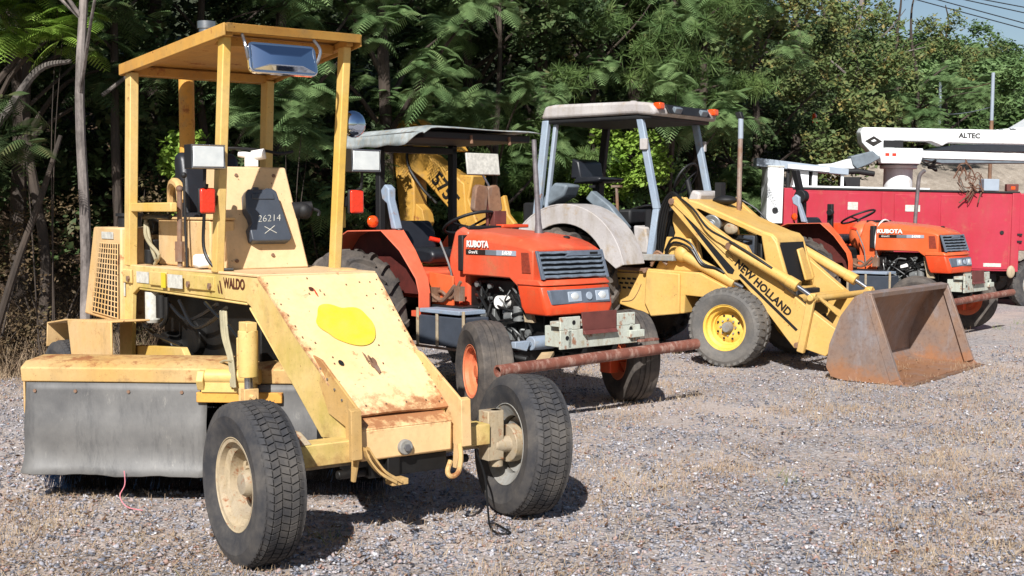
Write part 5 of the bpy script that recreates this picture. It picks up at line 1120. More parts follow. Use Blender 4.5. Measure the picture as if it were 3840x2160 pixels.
    for x in (-1.06, -.80, -.46): 
        mb = MB(); mb.bx(x-.014, x+.014, -.635, -.622, .49, .80); mb.build('strut', M['rim_tan'], bb, bevel=.003)
    mb = MB(); mb.bx(-1.08, -.44, -.64, -.62, .475, .495); mb.build('bottom_rail', M['rust'], bb, bevel=.003)
    mb = MB(); mb.bx(-1.02, -.50, -.64, -.36, .765, .80); mb.build('step', M['greyblue'], bb, bevel=.006)
    # bumper: plate on brackets with an open ended pipe below
    mb = MB(); mb.bx(.44, .46, -.44, .44, .555, .70); mb.bx(.44, .46, -.44, -.23, .70, .80); mb.bx(.44, .46, .17, .38, .70, .80); bp_ = mb.build('bumper_plate', M['pale_green'], K, bevel=.005)
    mb = MB(); mb.bx(.30, .44, -.40, .40, .72, .76); mb.bx(.20, .46, -.36, -.32, .56, .72); mb.bx(.20, .46, .32, .36, .56, .72); mb.bx(.46, .49, .30, .46, .60, .66); mb.build('bumper_bracket', M['pale_green'], K, bevel=.005)
    mb = MB(); mb.hexa([(.465, -.21, .69), (.465, .15, .69), (.465, .15, .83), (.465, -.23, .83)], [(.477, -.21, .69), (.477, .15, .69), (.477, .15, .83), (.477, -.23, .83)]); mb.hexa([(.465, -.21, .69), (.465, .15, .69), (.465, .15, .66), (.465, -.21, .66)], [(.477, -.21, .69), (.477, .15, .69), (.50, .15, .66), (.50, -.21, .66)]); mb.build('rusty_plate', M['redplate'], bp_, bevel=.002)
    studs('bolt_hole', M['darkglass'], bp_, [(.4585, -.37, .64), (.4585, -.30, .755), (.4585, .33, .67)], (1, 0, 0), .018, .003, 14)
    Rp = .044; mb = MB(); z0_, z1_ = .455, .505
    mb.lathe([(Rp*.72, -1.10), (Rp, -1.10), (Rp, -.6), (Rp, 0), (Rp, .6), (Rp, 1.08), (Rp*.72, 1.08), (Rp*.72, -1.10)], n=24)
    pb = mb.xf(Matrix.Translation((.50, 0, .478)) @ Matrix.Rotation(rad(v.get('pt', 0)), 4, 'X')).build('pipe_bumper', M['rust_red'], K, smooth=True, ang=50)
    if v['n'] == 1:
        mb = MB(); mb.box((.38, -.52, .50), (.26, .10, .03), (.1, .1, -.9)); mb.build('wooden_wedge', M['wood'], K, bevel=.004)
        mb = MB(); mb.bx(.44, .50, .40, .62, .56, .58); mb.build('bumper_tab', M['rust_red'], K, bevel=.003)
        # roll bar and canopy
        for sg in (-1, 1):
            mb = MB(); mb.bx(-1.92, -1.85, sg*.41-.03, sg*.41+.03, .95, 2.20); mb.build('roll_bar_post', M['black'], K, bevel=.008)
        mb = MB(); mb.bx(-1.92, -1.85, -.44, .44, 2.12, 2.18); mb.build('roll_bar_top', M['black'], K, bevel=.008)
        def cf_(u, v_):
            x = -2.12+1.20*u; y = -.66+1.30*v_
            e = max(0, abs(v_-.5)*2-.82)/.18; z = 2.285+.02*u - .05*e*e*(1 if v_ < .5 else .25)-.02*max(0, (u-.9)/.1)+.006*math.sin(9*u)*math.sin(7*v_)
            return (x, y, z)
        mb = MB(); mb.grid(cf_, 16, 18); cn = mb.build('canopy', M['canopy_grey'], K, smooth=True, solid=.008, ang=60)
        mb = MB(); mb.grid(lambda u, w_: (-2.12+1.20*u*(1-.04*w_), -.665-.012*w_, 2.235+.01*u-.095*w_*(1 if u < .85 else (1-u)/.15)+.006*math.sin(u*23)*w_), 24, 3); mb.build('canopy_skirt', M['canopy_grey'], cn, smooth=True, solid=.006)
        mb = MB(); mb.bx(-2.02, -1.0, -.60, .58, 2.20, 2.262); mb.build('canopy_frame', M['black'], cn, bevel=.01)
        for y in (-.1, .33): 
            mb = MB(); mb.tube([(-1.0, y, 2.24), (-.99, y, 2.17)], .014); mb.build('canopy_bolt', M['rust'], cn, smooth=True)
        mb = MB(); mb.box((-1.0, .03, 2.00), (.02, .36, .185), (0, rad(-8), 0)); pl = mb.build('lamp_shield', M['sticker'], K, bevel=.006)
        mb = MB(); mb.tube([(-1.0, .03, 1.91), (-.98, .10, 1.79)], .01); mb.build('stem', M['steel'], pl, smooth=True)
        for y, t in ((-.02, -8), (.13, 10)):
            mb = MB(); mb.prism([(-.075, -.09), (-.055, -.115), (.055, -.115), (.07, -.09), (.07, .09), (.04, .12), (-.05, .12), (-.075, .09)], 'x', -.03, .03); mb.xf(Matrix.Translation((-.98, y, 1.70)) @ Matrix.Rotation(rad(t), 4, 'X')); mb.build('rusty_filter', M['rust'], K, bevel=.012)
        mb = MB(); mb.tube([(-.98, .06, 1.68), (-.98, .07, 1.46)], .016); mb.bx(-.99, -.93, .10, .24, 1.46, 1.60); mb.build('filter_stand', M['redplate'], K, bevel=.004)
        mb = MB(); mb.bx(-.95, -.84, .12, .42, 1.455, 1.485); mb.build('cowl_trim', M['orange_d'], K, bevel=.008)
        mb = MB(); mb.tube([(-.28, .02, 1.40), (-.285, .02, 1.50), (-.30, .02, 1.7), (-.34, .02, 2.18)], [.04, .026, .022, .020], 12); mb.build('exhaust_stack', M['pipe_grey'], K, smooth=True)
    else:
        mb = MB(); mb.tube(smooth_pts([(-.42, .02, 1.38), (-.42, .02, 1.5), (-.40, .02, 1.8), (-.375, .02, 2.06), (-.30, .02, 2.14)], 4), .026, 12); mb.build('exhaust_stack', M['pipe_grey'], K, smooth=True)
        mb = MB(); mb.bx(-1.93, -1.83, -.46, -.37, .95, 1.75); mb.hexa([(-1.92, -.47, 1.75), (-1.84, -.47, 1.75), (-1.84, -.37, 1.75), (-1.92, -.37, 1.75)], [(-1.94, -.62, 2.16), (-1.86, -.62, 2.16), (-1.86, -.52, 2.16), (-1.94, -.52, 2.16)]); mb.cyl((-1.84, -.56, 1.80), (-1.84, -.44, 1.80), .09, n=18); mb.build('roll_bar_post', M['black'], K, bevel=.008)
        mb = MB(); mb.bx(-1.92, -1.84, .38, .44, .95, 1.70); mb.cyl((-1.84, .30, 1.58), (-1.84, .36, 1.58), .05, n=14); mb.build('roll_bar_post', M['black'], K, bevel=.008)
        mb = MB(); mb.ball((-1.15, 0, 1.25), .26, (.75, .9, .85)); mb.build('dash_pod', OR, dash, smooth=True)
        mb = MB(); mb.tube([(-.84-.02*math.cos(a), .36*math.cos(a)*.9, 1.18+.30*math.sin(a)) for a in np.linspace(0, 2*PI, 24, endpoint=False)], .012, 6, closed=True); mb.build('hood_seal', M['letter_w'], K, smooth=True)
    # tail lamp arm and amber lamp on the near fender
    mb = MB(); q = [(-1.47, 1.445), (-1.40, 1.445), (-1.50, 1.70), (-1.50, 1.79), (-1.56, 1.83), (-1.62, 1.78), (-1.60, 1.70), (-1.53, 1.66)]
    if v['n'] == 2: q = [(x-.32, z) for x, z in q]
    mb.prism(q, 'y', -.60, -.52); mb.build('lamp_arm', M['greyblue'], K, bevel=.012)
    la = (-1.60, -.70, 1.51) if v['n'] == 1 else (-1.85, -.68, 1.52)
    mb = MB(); mb.lathe([(.001, .045), (.03, .04), (.05, .022), (.052, 0), (.03, -.03), (.001, -.035)], c=la, axis='x', n=24); al = mb.build('amber_lamp', M['amber'], K, smooth=True)
    mb = MB(); mb.tube([(la[0]-.02, la[1]+.02, la[2]-.04), (la[0]-.02, la[1]+.05, 1.43)], .012); mb.build('lamp_stem', M['black'], al)
    return K
K1 = build_tractor('compact_tractor', 'orange compact tractor with a chalky torn canopy, parked right behind the yellow sweeper', (.389, 10.16, 0), 41.5,
    dict(n=1, col='orange', colf='orange_f', cold='orange_d', steer=-23, pt=1.2, hoodf=False))
K2 = build_tractor('compact_tractor', 'orange compact tractor without a canopy, parked between the rusty bucket and the red truck', (5.712, 16.8, 0), 48,
    dict(n=2, col='orange2', colf='orange2', cold='orange_d', steer=14, pt=1.0))
K1.rotation_euler = Matrix.Rotation(root_rot(41.5), 3, 'Z').to_euler()
# ------------------------------------------------------------------ BACKHOE LOADER
Bk = thing('backhoe_loader', 'yellow backhoe loader with pale grey canopy, rusty front bucket resting on the gravel', 'backhoe loader', (2.715, 13.785, 0), root_rot(52))
M['stack_skin'] = rusty('rust_bloomed_chrome', (150, 138, 130), (134, 98, 76), (186, 182, 180), rough=.4, scale=4, metal=.2)
M['bh_dark'] = plain('dull_black_iron', (30, 30, 32), .6, var=.4)  # one mottled near-black for chassis, linings, rails and small iron parts
# wheels
make_wheel(Bk, (.04, -.80, .40), .41, .30, .225, 'worn', 'tyre_grey', 'rim_yel', side=-1, dish=.15, holes=8, hubr=.055, hubmat='rim_grey', steer=rad(3))
make_wheel(Bk, (.04, .80, .40), .41, .30, .225, 'worn', 'tyre_grey', 'rim_yel', side=1, dish=.15, holes=8, hubr=.055, hubmat='rim_grey', steer=rad(3))
for sg in (-1, 1): make_wheel(Bk, (-2.05, sg*.92, .70), .70, .44, .36, 'ag', 'tyre_old', 'rim_yel', side=sg, dish=.1)
# chassis
mb = MB(); mb.bx(-2.9, -.5, -.35, .35, .50, .95); mb.bx(-.6, .55, -.28, .28, .50, .78); mb.cyl((-2.05, -.75, .70), (-2.05, .75, .70), .16, n=20); mb.bx(-.1, .18, -.60, .60, .38, .52); mb.bx(-.05, .13, -.66, -.58, .30, .52); mb.bx(-.05, .13, .58, .66, .30, .52); mb.bx(.40, .62, -.34, .34, .50, .70)
ch = mb.build('chassis', M['bh_dark'], Bk, bevel=.015)
# side boxes with steps
for sg in (-1, 1):
    o_ = [(-1.50, .99), (-.38, .945), (-.05, .80), (.13, .755), (.12, .665), (-.55, .70), (-.56, .505), (-.96, .46), (-1.40, .57), (-1.50, .85)]
    mb = MB(); mb.prism(o_, 'y', sg*.70, sg*.40); sb = mb.build('side_box', M['bh_yel'], Bk, bevel=.012)
    mb = MB(); mb.prism([(-1.02, .955), (-.60, .93), (-.60, .50), (-.96, .455), (-1.04, .60)], 'y', sg*.735, sg*.70); mb.build('box_door', M['bh_yel'], sb, bevel=.012)
    mb = MB(); mb.prism([(-1.52, .995), (-1.02, .975), (-1.02, .94), (-1.52, .96)], 'y', sg*.74, sg*.42); mb.build('step_tread', M['rust'], sb, bevel=.006)
    def hol(x, z): return lambda mb: mb.box((x, sg*.702, z), (.045, .008, .022), (0, rad(6), 0))
    split('step_slot', M['bh_dark'], sb, [hol(x-.03*j, .855-.05*j) for x in (-1.40, -1.33, -1.26, -1.19) for j in range(3)])
    mb = MB(); mb.bx(-1.52, -1.13, sg*.70, sg*.708, .918, .928); mb.build('box_seam', M['rust'], sb)
    mb = MB(); mb.tube(smooth_pts([(-1.35, sg*.703, .60), (-1.22, sg*.703, .62), (-1.15, sg*.703, .70), (-1.10, sg*.703, .80)], 5), .004, 5); mb.build('box_curve', M['rust'], sb)
    mb = MB(); mb.cyl((-1.03, sg*.70, .945), (-1.03, sg*.76, .945), .022, n=12); mb.build('box_latch', M['rust'], sb, bevel=.003)
# hood with an open side, nose and front guard
mb = MB()
top = [(-.78, 1.735), (-.62, 1.70), (-.05, 1.475), (.18, 1.385), (.28, 1.36), (.33, 1.31), (.345, 1.24)]
ribbon(mb, top, -.33, .33, -.03); hd = mb.build('hood', M['bh_yel'], Bk, bevel=.02, seg=3)
for sg in (-1, 1):
    mb = MB(); mb.prism([(.14, 1.385), (.28, 1.35), (.34, 1.27), (.46, .90), (.44, .78), (.24, .78), (.21, 1.0)], 'y', sg*.34, sg*.28); mb.build('nose_side', M['bh_yel'], hd, bevel=.02)
    mb = MB(); mb.prism([(-.78, 1.725), (-.62, 1.69), (.16, 1.385), (.16, 1.33), (-.60, 1.62), (-.74, 1.62)], 'y', sg*.338, sg*.31); mb.build('hood_edge', M['bh_yel'], hd, bevel=.008)
mb = MB(); mb.hexa([(.33, -.275, 1.27), (.33, .275, 1.27), (.425, .275, .86), (.425, -.275, .86)], [(.345, -.275, 1.27), (.345, .275, 1.27), (.44, .275, .86), (.44, -.275, .86)]); gr = mb.build('front_grille', M['darkglass'], hd)
mb = MB(); mb.hexa([(.36, .06, 1.19), (.36, .20, 1.21), (.46, .24, .86), (.46, .06, .86)], [(.39, .06, 1.19), (.39, .20, 1.21), (.49, .24, .86), (.49, .06, .86)]); mb.build('front_guard', M['bh_yel'], hd, bevel=.015)
mb = MB(); mb.bx(.40, .48, -.34, .34, .70, .80); mb.build('nose_bumper', M['bh_yel'], hd, bevel=.02)
mb = MB(); mb.bx(-.5, .12, -.24, .24, .80, 1.34); mb.bx(-.70, -.45, -.28, .28, .95, 1.55); mb.cyl((-.42, -.30, 1.05), (-.10, -.30, 1.02), .07, n=16); eng = mb.build('engine', M['engine'], Bk, bevel=.02)
mb = MB(); mb.bx(-.08, .06, -.30, .30, .95, 1.34); mb.build('radiator', M['tankblue'], eng, bevel=.01)
for x in (-.115, .065):
    mb = MB(); mb.bx(x, x+.03, -.32, -.29, .92, 1.34); mb.build('radiator_frame', M['bh_dark'], eng)
mb = MB(); mb.cyl((-.48, -.10, 1.475), (-.44, -.345, 1.455), .105, n=28); mb.cyl((-.48, -.10, 1.475), (-.445, -.352, 1.454), .06, n=20); ac = mb.build('air_cleaner', M['alu'], eng, bevel=.01)
mb = MB(); mb.cyl((-.443, -.345, 1.456), (-.44, -.365, 1.454), .035, n=20); mb.build('cleaner_clip', M['stripe_g'], ac, bevel=.004)
mb = MB(); mb.ball((-.22, -.31, 1.41), .085, (1, .35, .75)); mb.build('coolant_tank', M['rim_tan'], eng, smooth=True)
rs = random.Random(3); mb = MB()
for _ in range(9):
    a = Vector((rs.uniform(-.65, .1), -.28-.04*rs.random(), rs.uniform(.9, 1.4))); b = a+Vector((rs.uniform(-.3, .3), -.01, rs.uniform(-.3, .1))); mb.tube(smooth_pts([a, (a+b)/2+Vector((0, -.05, .04)), b], 5), rs.uniform(.008, .014), 6)
mb.build('hose', M['hose'], eng, smooth=True)
mb = MB(); mb.tube([(-.40, .20, 1.50), (-.395, .20, 1.8), (-.39, .20, 2.2), (-.385, .20, 2.58)], .027, 14); es = mb.build('exhaust_stack', M['stack_skin'], Bk, smooth=True)
mb = MB(); mb.cyl((-.385, .20, 2.40), (-.385, .20, 2.62), .029, n=14); mb.build('stack_sleeve', M['stripe_g'], es, smooth=True)
mb = MB(); mb.hexa([(-.42, .17, 2.62), (-.35, .17, 2.62), (-.35, .23, 2.62), (-.42, .23, 2.62)], [(-.45, .17, 2.69), (-.38, .17, 2.70), (-.38, .23, 2.70), (-.45, .23, 2.69)]); mb.build('rain_cap', M['black'], es, bevel=.01)
mb = MB(); mb.ball((-.55, .16, 1.72), .12, (1.2, 1, .45)); mb.bx(-.70, -.62, .20, .30, 1.65, 1.92); mb.build('mirror_on_hood', M['black'], Bk, smooth=True)
# towers
for sg in (-1, 1):
    mb = MB(); mb.prism([(-.80, 1.73), (-.68, 1.75), (-.60, 1.62), (-.47, 1.05), (-.40, .92), (-.98, .95), (-.90, 1.10), (-.80, 1.36), (-.84, 1.5)], 'y', sg*.44, sg*.50); tw = mb.build('loader_tower', M['bh_yel'], Bk, bevel=.01)
    mb = MB(); mb.prism([(-.86, 1.32), (-.56, 1.30), (-.48, 1.05), (-.42, .95), (-1.0, .96), (-.90, 1.15)], 'y', sg*.58, sg*.50); mb.build('tower_gusset', M['bh_yel'], tw, bevel=.01)
# loader arms
def thick(mb, pts, y0, y1): mb.prism(pts, 'y', y0, y1)
for sg in (-1, 1):
    ya, yb = sg*.665, sg*.575
    # upper thin beam and lower deep beam form a long triangle with an open slot
    beam_low = [(-.77, 1.68), (-.72, 1.755), (-.64, 1.745), (-.30, 1.475), (.06, 1.20), (.62, .78), (1.0, .48), (1.17, .34), (1.16, .54), (1.18, .36), (1.06, .155), (.78, .225), (.71, .215), (.60, .33), (.10, .86), (-.30, 1.22), (-.62, 1.50), (-.77, 1.62)]
    beam = [(-.78, 1.66), (-.74, 1.75), (-.66, 1.755), (-.30, 1.47), (.09, 1.215), (.50, .89), (.83, .64), (1.16, .42), (1.14, .26), (1.04, .15), (.78, .22), (.70, .21), (.60, .32), (.36, .60), (.08, .885), (.02, .875), (-.05, .90), (-.08, .93), (-.40, 1.27)]
    mb = MB(); thick(mb, beam, ya, yb); arm = mb.build('loader_arm', M['bh_yel'], Bk, bevel=.008)
    # dark slot between the beams and the raised flanges that read as two beams
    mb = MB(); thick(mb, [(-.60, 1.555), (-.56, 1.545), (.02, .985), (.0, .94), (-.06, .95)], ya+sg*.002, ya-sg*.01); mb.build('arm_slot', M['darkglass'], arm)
    mb = MB(); thick(mb, [(-.72, 1.715), (-.69, 1.74), (.60, .70), (1.02, .345), (1.0, .32), (.58, .67)], ya+sg*.018, ya-sg*.004) if False else thick(mb, [(-.74, 1.69), (-.71, 1.72), (.0, 1.12), (.0, 1.08)], ya+sg*.016, ya-sg*.004); mb.build('arm_flange', M['bh_yel'], arm, bevel=.003)
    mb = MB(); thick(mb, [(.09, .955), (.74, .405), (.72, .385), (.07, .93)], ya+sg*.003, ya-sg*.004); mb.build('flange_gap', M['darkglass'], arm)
    mb = MB(); thick(mb, [(-.22, 1.33), (-.08, 1.32), (.14, 1.24), (.20, 1.14), (.05, 1.10)], ya-sg*.012, yb+sg*.012); mb.build('arm_gusset', M['bh_yel'], arm, bevel=.006)
    for px_, pz_, y0_, y1_, r_ in ((-.74, 1.70, .42, .69, .035), (.0, 1.235, .56, .77, .04), (.76, .25, .56, .74, .03)):
        mb = MB(); mb.cyl((px_, sg*y0_, pz_), (px_, sg*y1_, pz_), r_, n=16); mb.build('pivot_pin', M['rust'], arm, bevel=.004)
    # bucket cylinder
    mb = MB(); mb.cyl((.02, sg*.725, 1.225), (.75, sg*.725, .85), .055, n=20); mb.cyl((.65, sg*.725, .90), (.765, sg*.725, .842), .062, n=20); cy = mb.build('bucket_cylinder', M['bh_yel'], Bk, bevel=.006)
    mb = MB(); mb.cyl((.74, sg*.725, .855), (.92, sg*.725, .745), .024, n=12); mb.build('piston_rod', M['steel'], cy, smooth=True)
    mb = MB(); mb.tube(smooth_pts([(-.68, sg*.66, 1.76), (-.45, sg*.72, 1.62), (-.25, sg*.76, 1.42), (0, sg*.78, 1.30), (.30, sg*.78, 1.14), (.5, sg*.77, 1.02)], 5), .012, 6); mb.build('hose', M['hose'], cy, smooth=True)
    # lift cylinder
    mb = MB(); mb.cyl((-.62, sg*.62, 1.13), (.0, sg*.62, .84), .058, n=20); mb.ball((-.64, sg*.62, 1.14), .09, (1, .8, 1)); lc = mb.build('lift_cylinder', M['bh_yel'], Bk, bevel=.006)
    mb = MB(); mb.cyl((-.02, sg*.62, .85), (.10, sg*.62, .80), .025, n=12); mb.build('piston_rod', M['steel'], lc, smooth=True)
    mb = MB()
    for dz in (0, .05): mb.tube(smooth_pts([(-.86, sg*.60, 1.12+dz), (-.72, sg*.66, 1.26+dz), (-.50, sg*.68, 1.20+dz), (-.36, sg*.68, 1.03+dz*.5), (-.20, sg*.67, 1.0), (-.1, sg*.66, .95)], 5), .014, 6)
    mb.build('hose', M['hose'], lc, smooth=True)
    # tilt link
    mb = MB(); mb.hexa([(.88, sg*.69, .78), (.96, sg*.69, .78), (.96, sg*.745, .78), (.88, sg*.745, .78)], [(.76, sg*.69, .19), (.835, sg*.69, .17), (.835, sg*.745, .17), (.76, sg*.745, .19)]); mb.cyl((.92, sg*.66, .735), (.92, sg*.79, .735), .035, n=14); mb.build('tilt_link', M['bh_yel'], Bk, bevel=.01)
    mb = MB(); mb.hexa([(.90, sg*.60, .76), (.96, sg*.60, .73), (.96, sg*.66, .73), (.90, sg*.66, .76)], [(1.27, sg*.60, .56), (1.26, sg*.60, .48), (1.26, sg*.66, .48), (1.27, sg*.66, .56)]); mb.build('bucket_link', M['bh_yel'], Bk, bevel=.008)
# hoses where the near arm meets the tower
mb = MB()
for k_ in range(4): mb.tube(smooth_pts([(-.95+.03*k_, -.50, 1.0), (-1.0+.03*k_, -.56, 1.2), (-.95+.03*k_, -.6, 1.45), (-.88+.03*k_, -.62, 1.68), (-.76+.02*k_, -.64, 1.80-.02*k_), (-.64, -.65, 1.74-.02*k_)], 5), .013, 6)
mb.build('hose', M['hose'], Bk, smooth=True)
mb = MB()
for k_ in range(3): mb.tube(smooth_pts([(-1.0, -.66, 1.0+.03*k_), (-.92, -.67, 1.10+.03*k_), (-.80, -.66, 1.02+.03*k_)], 5), .016, 6)
mb.build('pipe_fitting', M['rust'], Bk, smooth=True)
lettering('NEW HOLLAND', M['letter_k'], Bk, frame((.345, -.667, .812), (.768, 0, -.64), (.64, 0, .768)), .112, bold=.004, sx=.98)
mb = MB(); mb.cyl((.70, -.58, .70), (.70, .58, .70), .05, n=18); mb.build('cross_tube', M['bh_yel'], Bk, smooth=True)
mb = MB(); mb.cyl((.92, -.72, .72), (.92, .72, .72), .035, n=14); mb.build('link_tube', M['bh_yel'], Bk, smooth=True)
# bucket
W_ = 1.04
shell = [(1.60, .835), (1.50, .79), (1.36, .60), (1.25, .32), (1.22, .10), (1.27, .01), (1.40, -.015), (1.70, -.02), (2.02, -.02)]
inner = [(x+.012, z+.012) for x, z in shell[:-1]][::-1]
mb = MB(); prof = shell+[(2.02, -.002)]+[(1.72, .0), (1.42, .012), (1.30, .04), (1.245, .12), (1.275, .32), (1.385, .59), (1.52, .775), (1.60, .818)]
mb.hexa([(x, -W_, z) for x, z in prof], [(x, W_, z) for x, z in prof]); bk = mb.build('bucket', M['bucket'], Bk, smooth=True, ang=30)
side = [(1.60, .835), (1.50, .79), (1.36, .60), (1.25, .32), (1.22, .10), (1.27, .01), (1.40, -.018), (2.0, -.022), (1.94, .04), (1.66, .80)]
for sg in (-1, 1):
    mb = MB(); mb.prism(side, 'y', sg*W_, sg*(W_+.014)); mb.build('bucket_side', M['bucket'], bk, bevel=.003)
    mb = MB(); mb.hexa([(1.60, sg*(W_+.018), .80), (1.665, sg*(W_+.018), .81), (1.665, sg*(W_-.03), .81), (1.60, sg*(W_-.03), .80)], [(1.86, sg*(W_+.018), .0), (1.95, sg*(W_+.018), .03), (1.95, sg*(W_-.03), .03), (1.86, sg*(W_-.03), .0)]); mb.build('side_cutter', M['bucket'], bk, bevel=.004)
mb = MB(); mb.bx(1.82, 2.06, -W_-.015, W_+.015, -.034, -.012); mb.build('cutting_edge', M['rust'], bk, bevel=.003)
mb = MB(); mb.hexa([(1.58, -W_-.005, .84), (1.67, -W_-.005, .825), (1.67, W_+.005, .825), (1.58, W_+.005, .84)], [(1.57, -W_-.005, .79), (1.655, -W_-.005, .775), (1.655, W_+.005, .775), (1.57, W_+.005, .79)]); mb.build('top_edge', M['bucket'], bk, bevel=.005)
for sg in (-1, 1):
    mb = MB(); mb.prism([(1.36, .62), (1.25, .30), (1.24, .10), (1.02, .12), (1.02, .20), (1.30, .50)], 'y', sg*.56, sg*.53); mb.build('bucket_ear', M['bh_yel'], bk, bevel=.004)
# rear fenders
def arc(r, a0, a1, n=16, cx=-1.86, cz=.86): return [(cx+r*math.cos(rad(a)), cz+r*math.sin(rad(a))) for a in np.linspace(a0, a1, n)]
for sg in (-1, 1):
    oo = arc(.80, 160, 96, 10)+arc(.82, 88, 18, 14)+[(-1.075, 1.02)]; ii = [(-1.16, .98)]+arc(.60, 22, 160, 20)
    oo = [(x*1.0, z+(.02 if 60 < i < 0 else 0)) for i, (x, z) in enumerate(oo)]
    mb = MB(); mb.prism(oo+ii, 'y', sg*1.10, sg*1.125)
    fe = mb.build('rear_fender', M['grey_plast'], Bk, bevel=.008)
    mb = MB(); pth = arc(.80, 165, 18, 22)+[(-1.075, 1.02)]; ribbon(mb, pth, sg*.70, sg*1.12, .02); mb.build('fender_top', M['grey_plast'], fe, bevel=.006)
    mb = MB(); mb.prism(arc(.79, 165, 18, 22), 'y', sg*.70, sg*.715); mb.build('fender_inner', M['bh_dark'], fe)
# cab floor, console, seat
mb = MB(); mb.bx(-1.75, -.70, -.70, .70, 1.06, 1.13); mb.build('cab_floor', M['rim_grey'], Bk, bevel=.01)
mb = MB(); mb.bx(-2.95, -1.55, -.66, .66, .95, 1.45); mb.bx(-2.3, -1.5, -.30, .30, 1.45, 1.62); mb.bx(-1.25, -.80, -.42, .45, 1.13, 1.62); mb.bx(-2.9, -2.5, -.5, .5, 1.45, 1.70); mb.build('cab_body', M['bh_dark'], Bk, bevel=.03)
mb = MB(); mb.prism([(-1.32, 1.13), (-1.12, 1.13), (-1.18, 1.42), (-1.34, 1.44)], 'y', -.50, -.10); mb.build('side_console', M['grey_plast'], Bk, bevel=.02)
mb = MB(); mb.prism([(-1.40, 1.30), (-1.32, 1.42), (-1.55, 1.66), (-1.80, 1.83), (-1.88, 1.74), (-1.70, 1.60)], 'y', -.66, -.55); mb.build('torn_trim', M['midgrey'], Bk, bevel=.015)
mb = MB(); mb.prism([(-2.62, 1.66), (-2.52, 1.64), (-2.25, 1.76), (-2.18, 1.90), (-2.38, 1.93), (-2.50, 1.80)], 'y', -.58, -.30); mb.build('rear_cushion', M['midgrey'], Bk, bevel=.03)
mb = MB(); mb.prism([(-2.35, 1.92), (-1.98, 1.94), (-1.94, 1.98), (-2.0, 2.0), (-2.3, 2.0)], 'y', -.25, .25); st_ = mb.build('seat', M['seatblack'], Bk, bevel=.02)
mb = MB(); mb.prism([(-2.40, 1.98), (-2.24, 1.98), (-2.28, 2.18), (-2.38, 2.22)], 'y', -.22, .26); mb.build('backrest', M['seatblack'], st_, bevel=.02)
mb = MB(); mb.bx(-2.2, -2.1, -.05, .05, 1.6, 1.93); mb.bx(-2.10, -2.02, -.27, -.25, 1.87, 1.90); mb.build('seat_post', M['bh_dark'], st_)
mb = MB(); mb.tube([(-1.62, -.35, 1.2), (-1.64, -.35, 1.5), (-1.66, -.35, 1.86)], .018); mb.box((-1.66, -.35, 1.88), (.12, .05, .025)); mb.build('lever', M['rust'], Bk, smooth=True)
mb = MB(); mb.tube([(-1.02+.19*math.cos(a)*.5, .1+.19*math.sin(a), 1.97+.19*math.cos(a)*.86) for a in np.linspace(0, 2*PI, 24, endpoint=False)], .013, 6, closed=True)
for a in (1, 3.1, 5.2): mb.tube([(-1.0, .1, 1.95), (-1.02+.18*math.cos(a)*.5, .1+.18*math.sin(a), 1.97+.18*math.cos(a)*.86)], .01, 6)
mb.cyl((-1.0, .1, 1.95), (-.9, .1, 1.6), .03, n=12); mb.build('steering_wheel', M['black'], Bk, smooth=True)
mb = MB(); mb.prism([(-.98, 1.55), (-.78, 1.62), (-.74, 1.80), (-.86, 1.84)], 'y', -.05, .50); mb.build('dash_hood', M['grey_plast'], Bk, bevel=.03)
mb = MB(); mb.tube([(-1.0, .30, 1.14), (-.95, -.05, 1.22), (-.9, -.30, 1.5)], .022); mb.tube([(-1.1, .2, 1.14), (-1.05, -.15, 1.20), (-.96, -.38, 1.45)], .018); mb.build('cab_pipe', M['grey_plast'], Bk, smooth=True)
# posts and canopy
def post(a, b, wx, wy, m='greyblue', nm='cab_post'):
    a, b = Vector(a), Vector(b); mb = MB(); q = [(-wx, -wy), (wx, -wy), (wx, wy), (-wx, wy)]
    mb.hexa([(a.x+x, a.y+y, a.z) for x, y in q], [(b.x+x, b.y+y, b.z) for x, y in q]); return mb.build(nm, M[m], Bk, bevel=.01)
for sg in (-1, 1):
    p_ = post((-1.05, sg*.60, 1.10), (-.97, sg*.60, 1.62), .04, .03); p_ = post((-.97, sg*.60, 1.62), (-1.20, sg*.60, 2.66), .04, .03)
    p_ = post((-2.62, sg*.62, 1.30), (-2.45, sg*.62, 2.64), .045, .035, 'greyblue' if sg < 0 else 'bh_dark')
post((-2.52, -.56, 1.40), (-2.36, -.56, 2.60), .022, .03, 'stripe_g', 'rear_post_strip')
mb = MB(); rf = [(-2.50, 2.655), (-2.44, 2.80), (-2.30, 2.815), (-1.25, 2.80), (-1.02, 2.775), (-.94, 2.70), (-.96, 2.63), (-1.2, 2.66)]
mb.prism(rf, 'y', -.68, .68); cn = mb.build('canopy', M['grey_plast'], Bk, bevel=.035, seg=3)
mb = MB(); mb.bx(-2.46, -1.02, -.64, .64, 2.60, 2.658); mb.build('canopy_lining', M['bh_dark'], cn, bevel=.02)
mb = MB(); mb.hexa([(-.975, -.46, 2.765), (-.975, .46, 2.765), (-.915, .46, 2.665), (-.915, -.46, 2.665)], [(-.955, -.46, 2.765), (-.955, .46, 2.765), (-.90, .46, 2.665), (-.90, -.46, 2.665)]); rc = mb.build('lamp_recess', M['bh_dark'], cn, bevel=.004)
for y in (-.28, .30): 
    mb = MB(); mb.box((-.915, y, 2.705), (.05, .15, .075), (0, rad(25), 0)); mb.build('work_lamp', M['midgrey'], rc, bevel=.01)
for y in (-.60, .60):
    mb = MB(); mb.bx(-1.0, -.905, y-.05, y+.05, 2.70, 2.775); mb.build('amber_lamp', M['amber'], cn, bevel=.015)
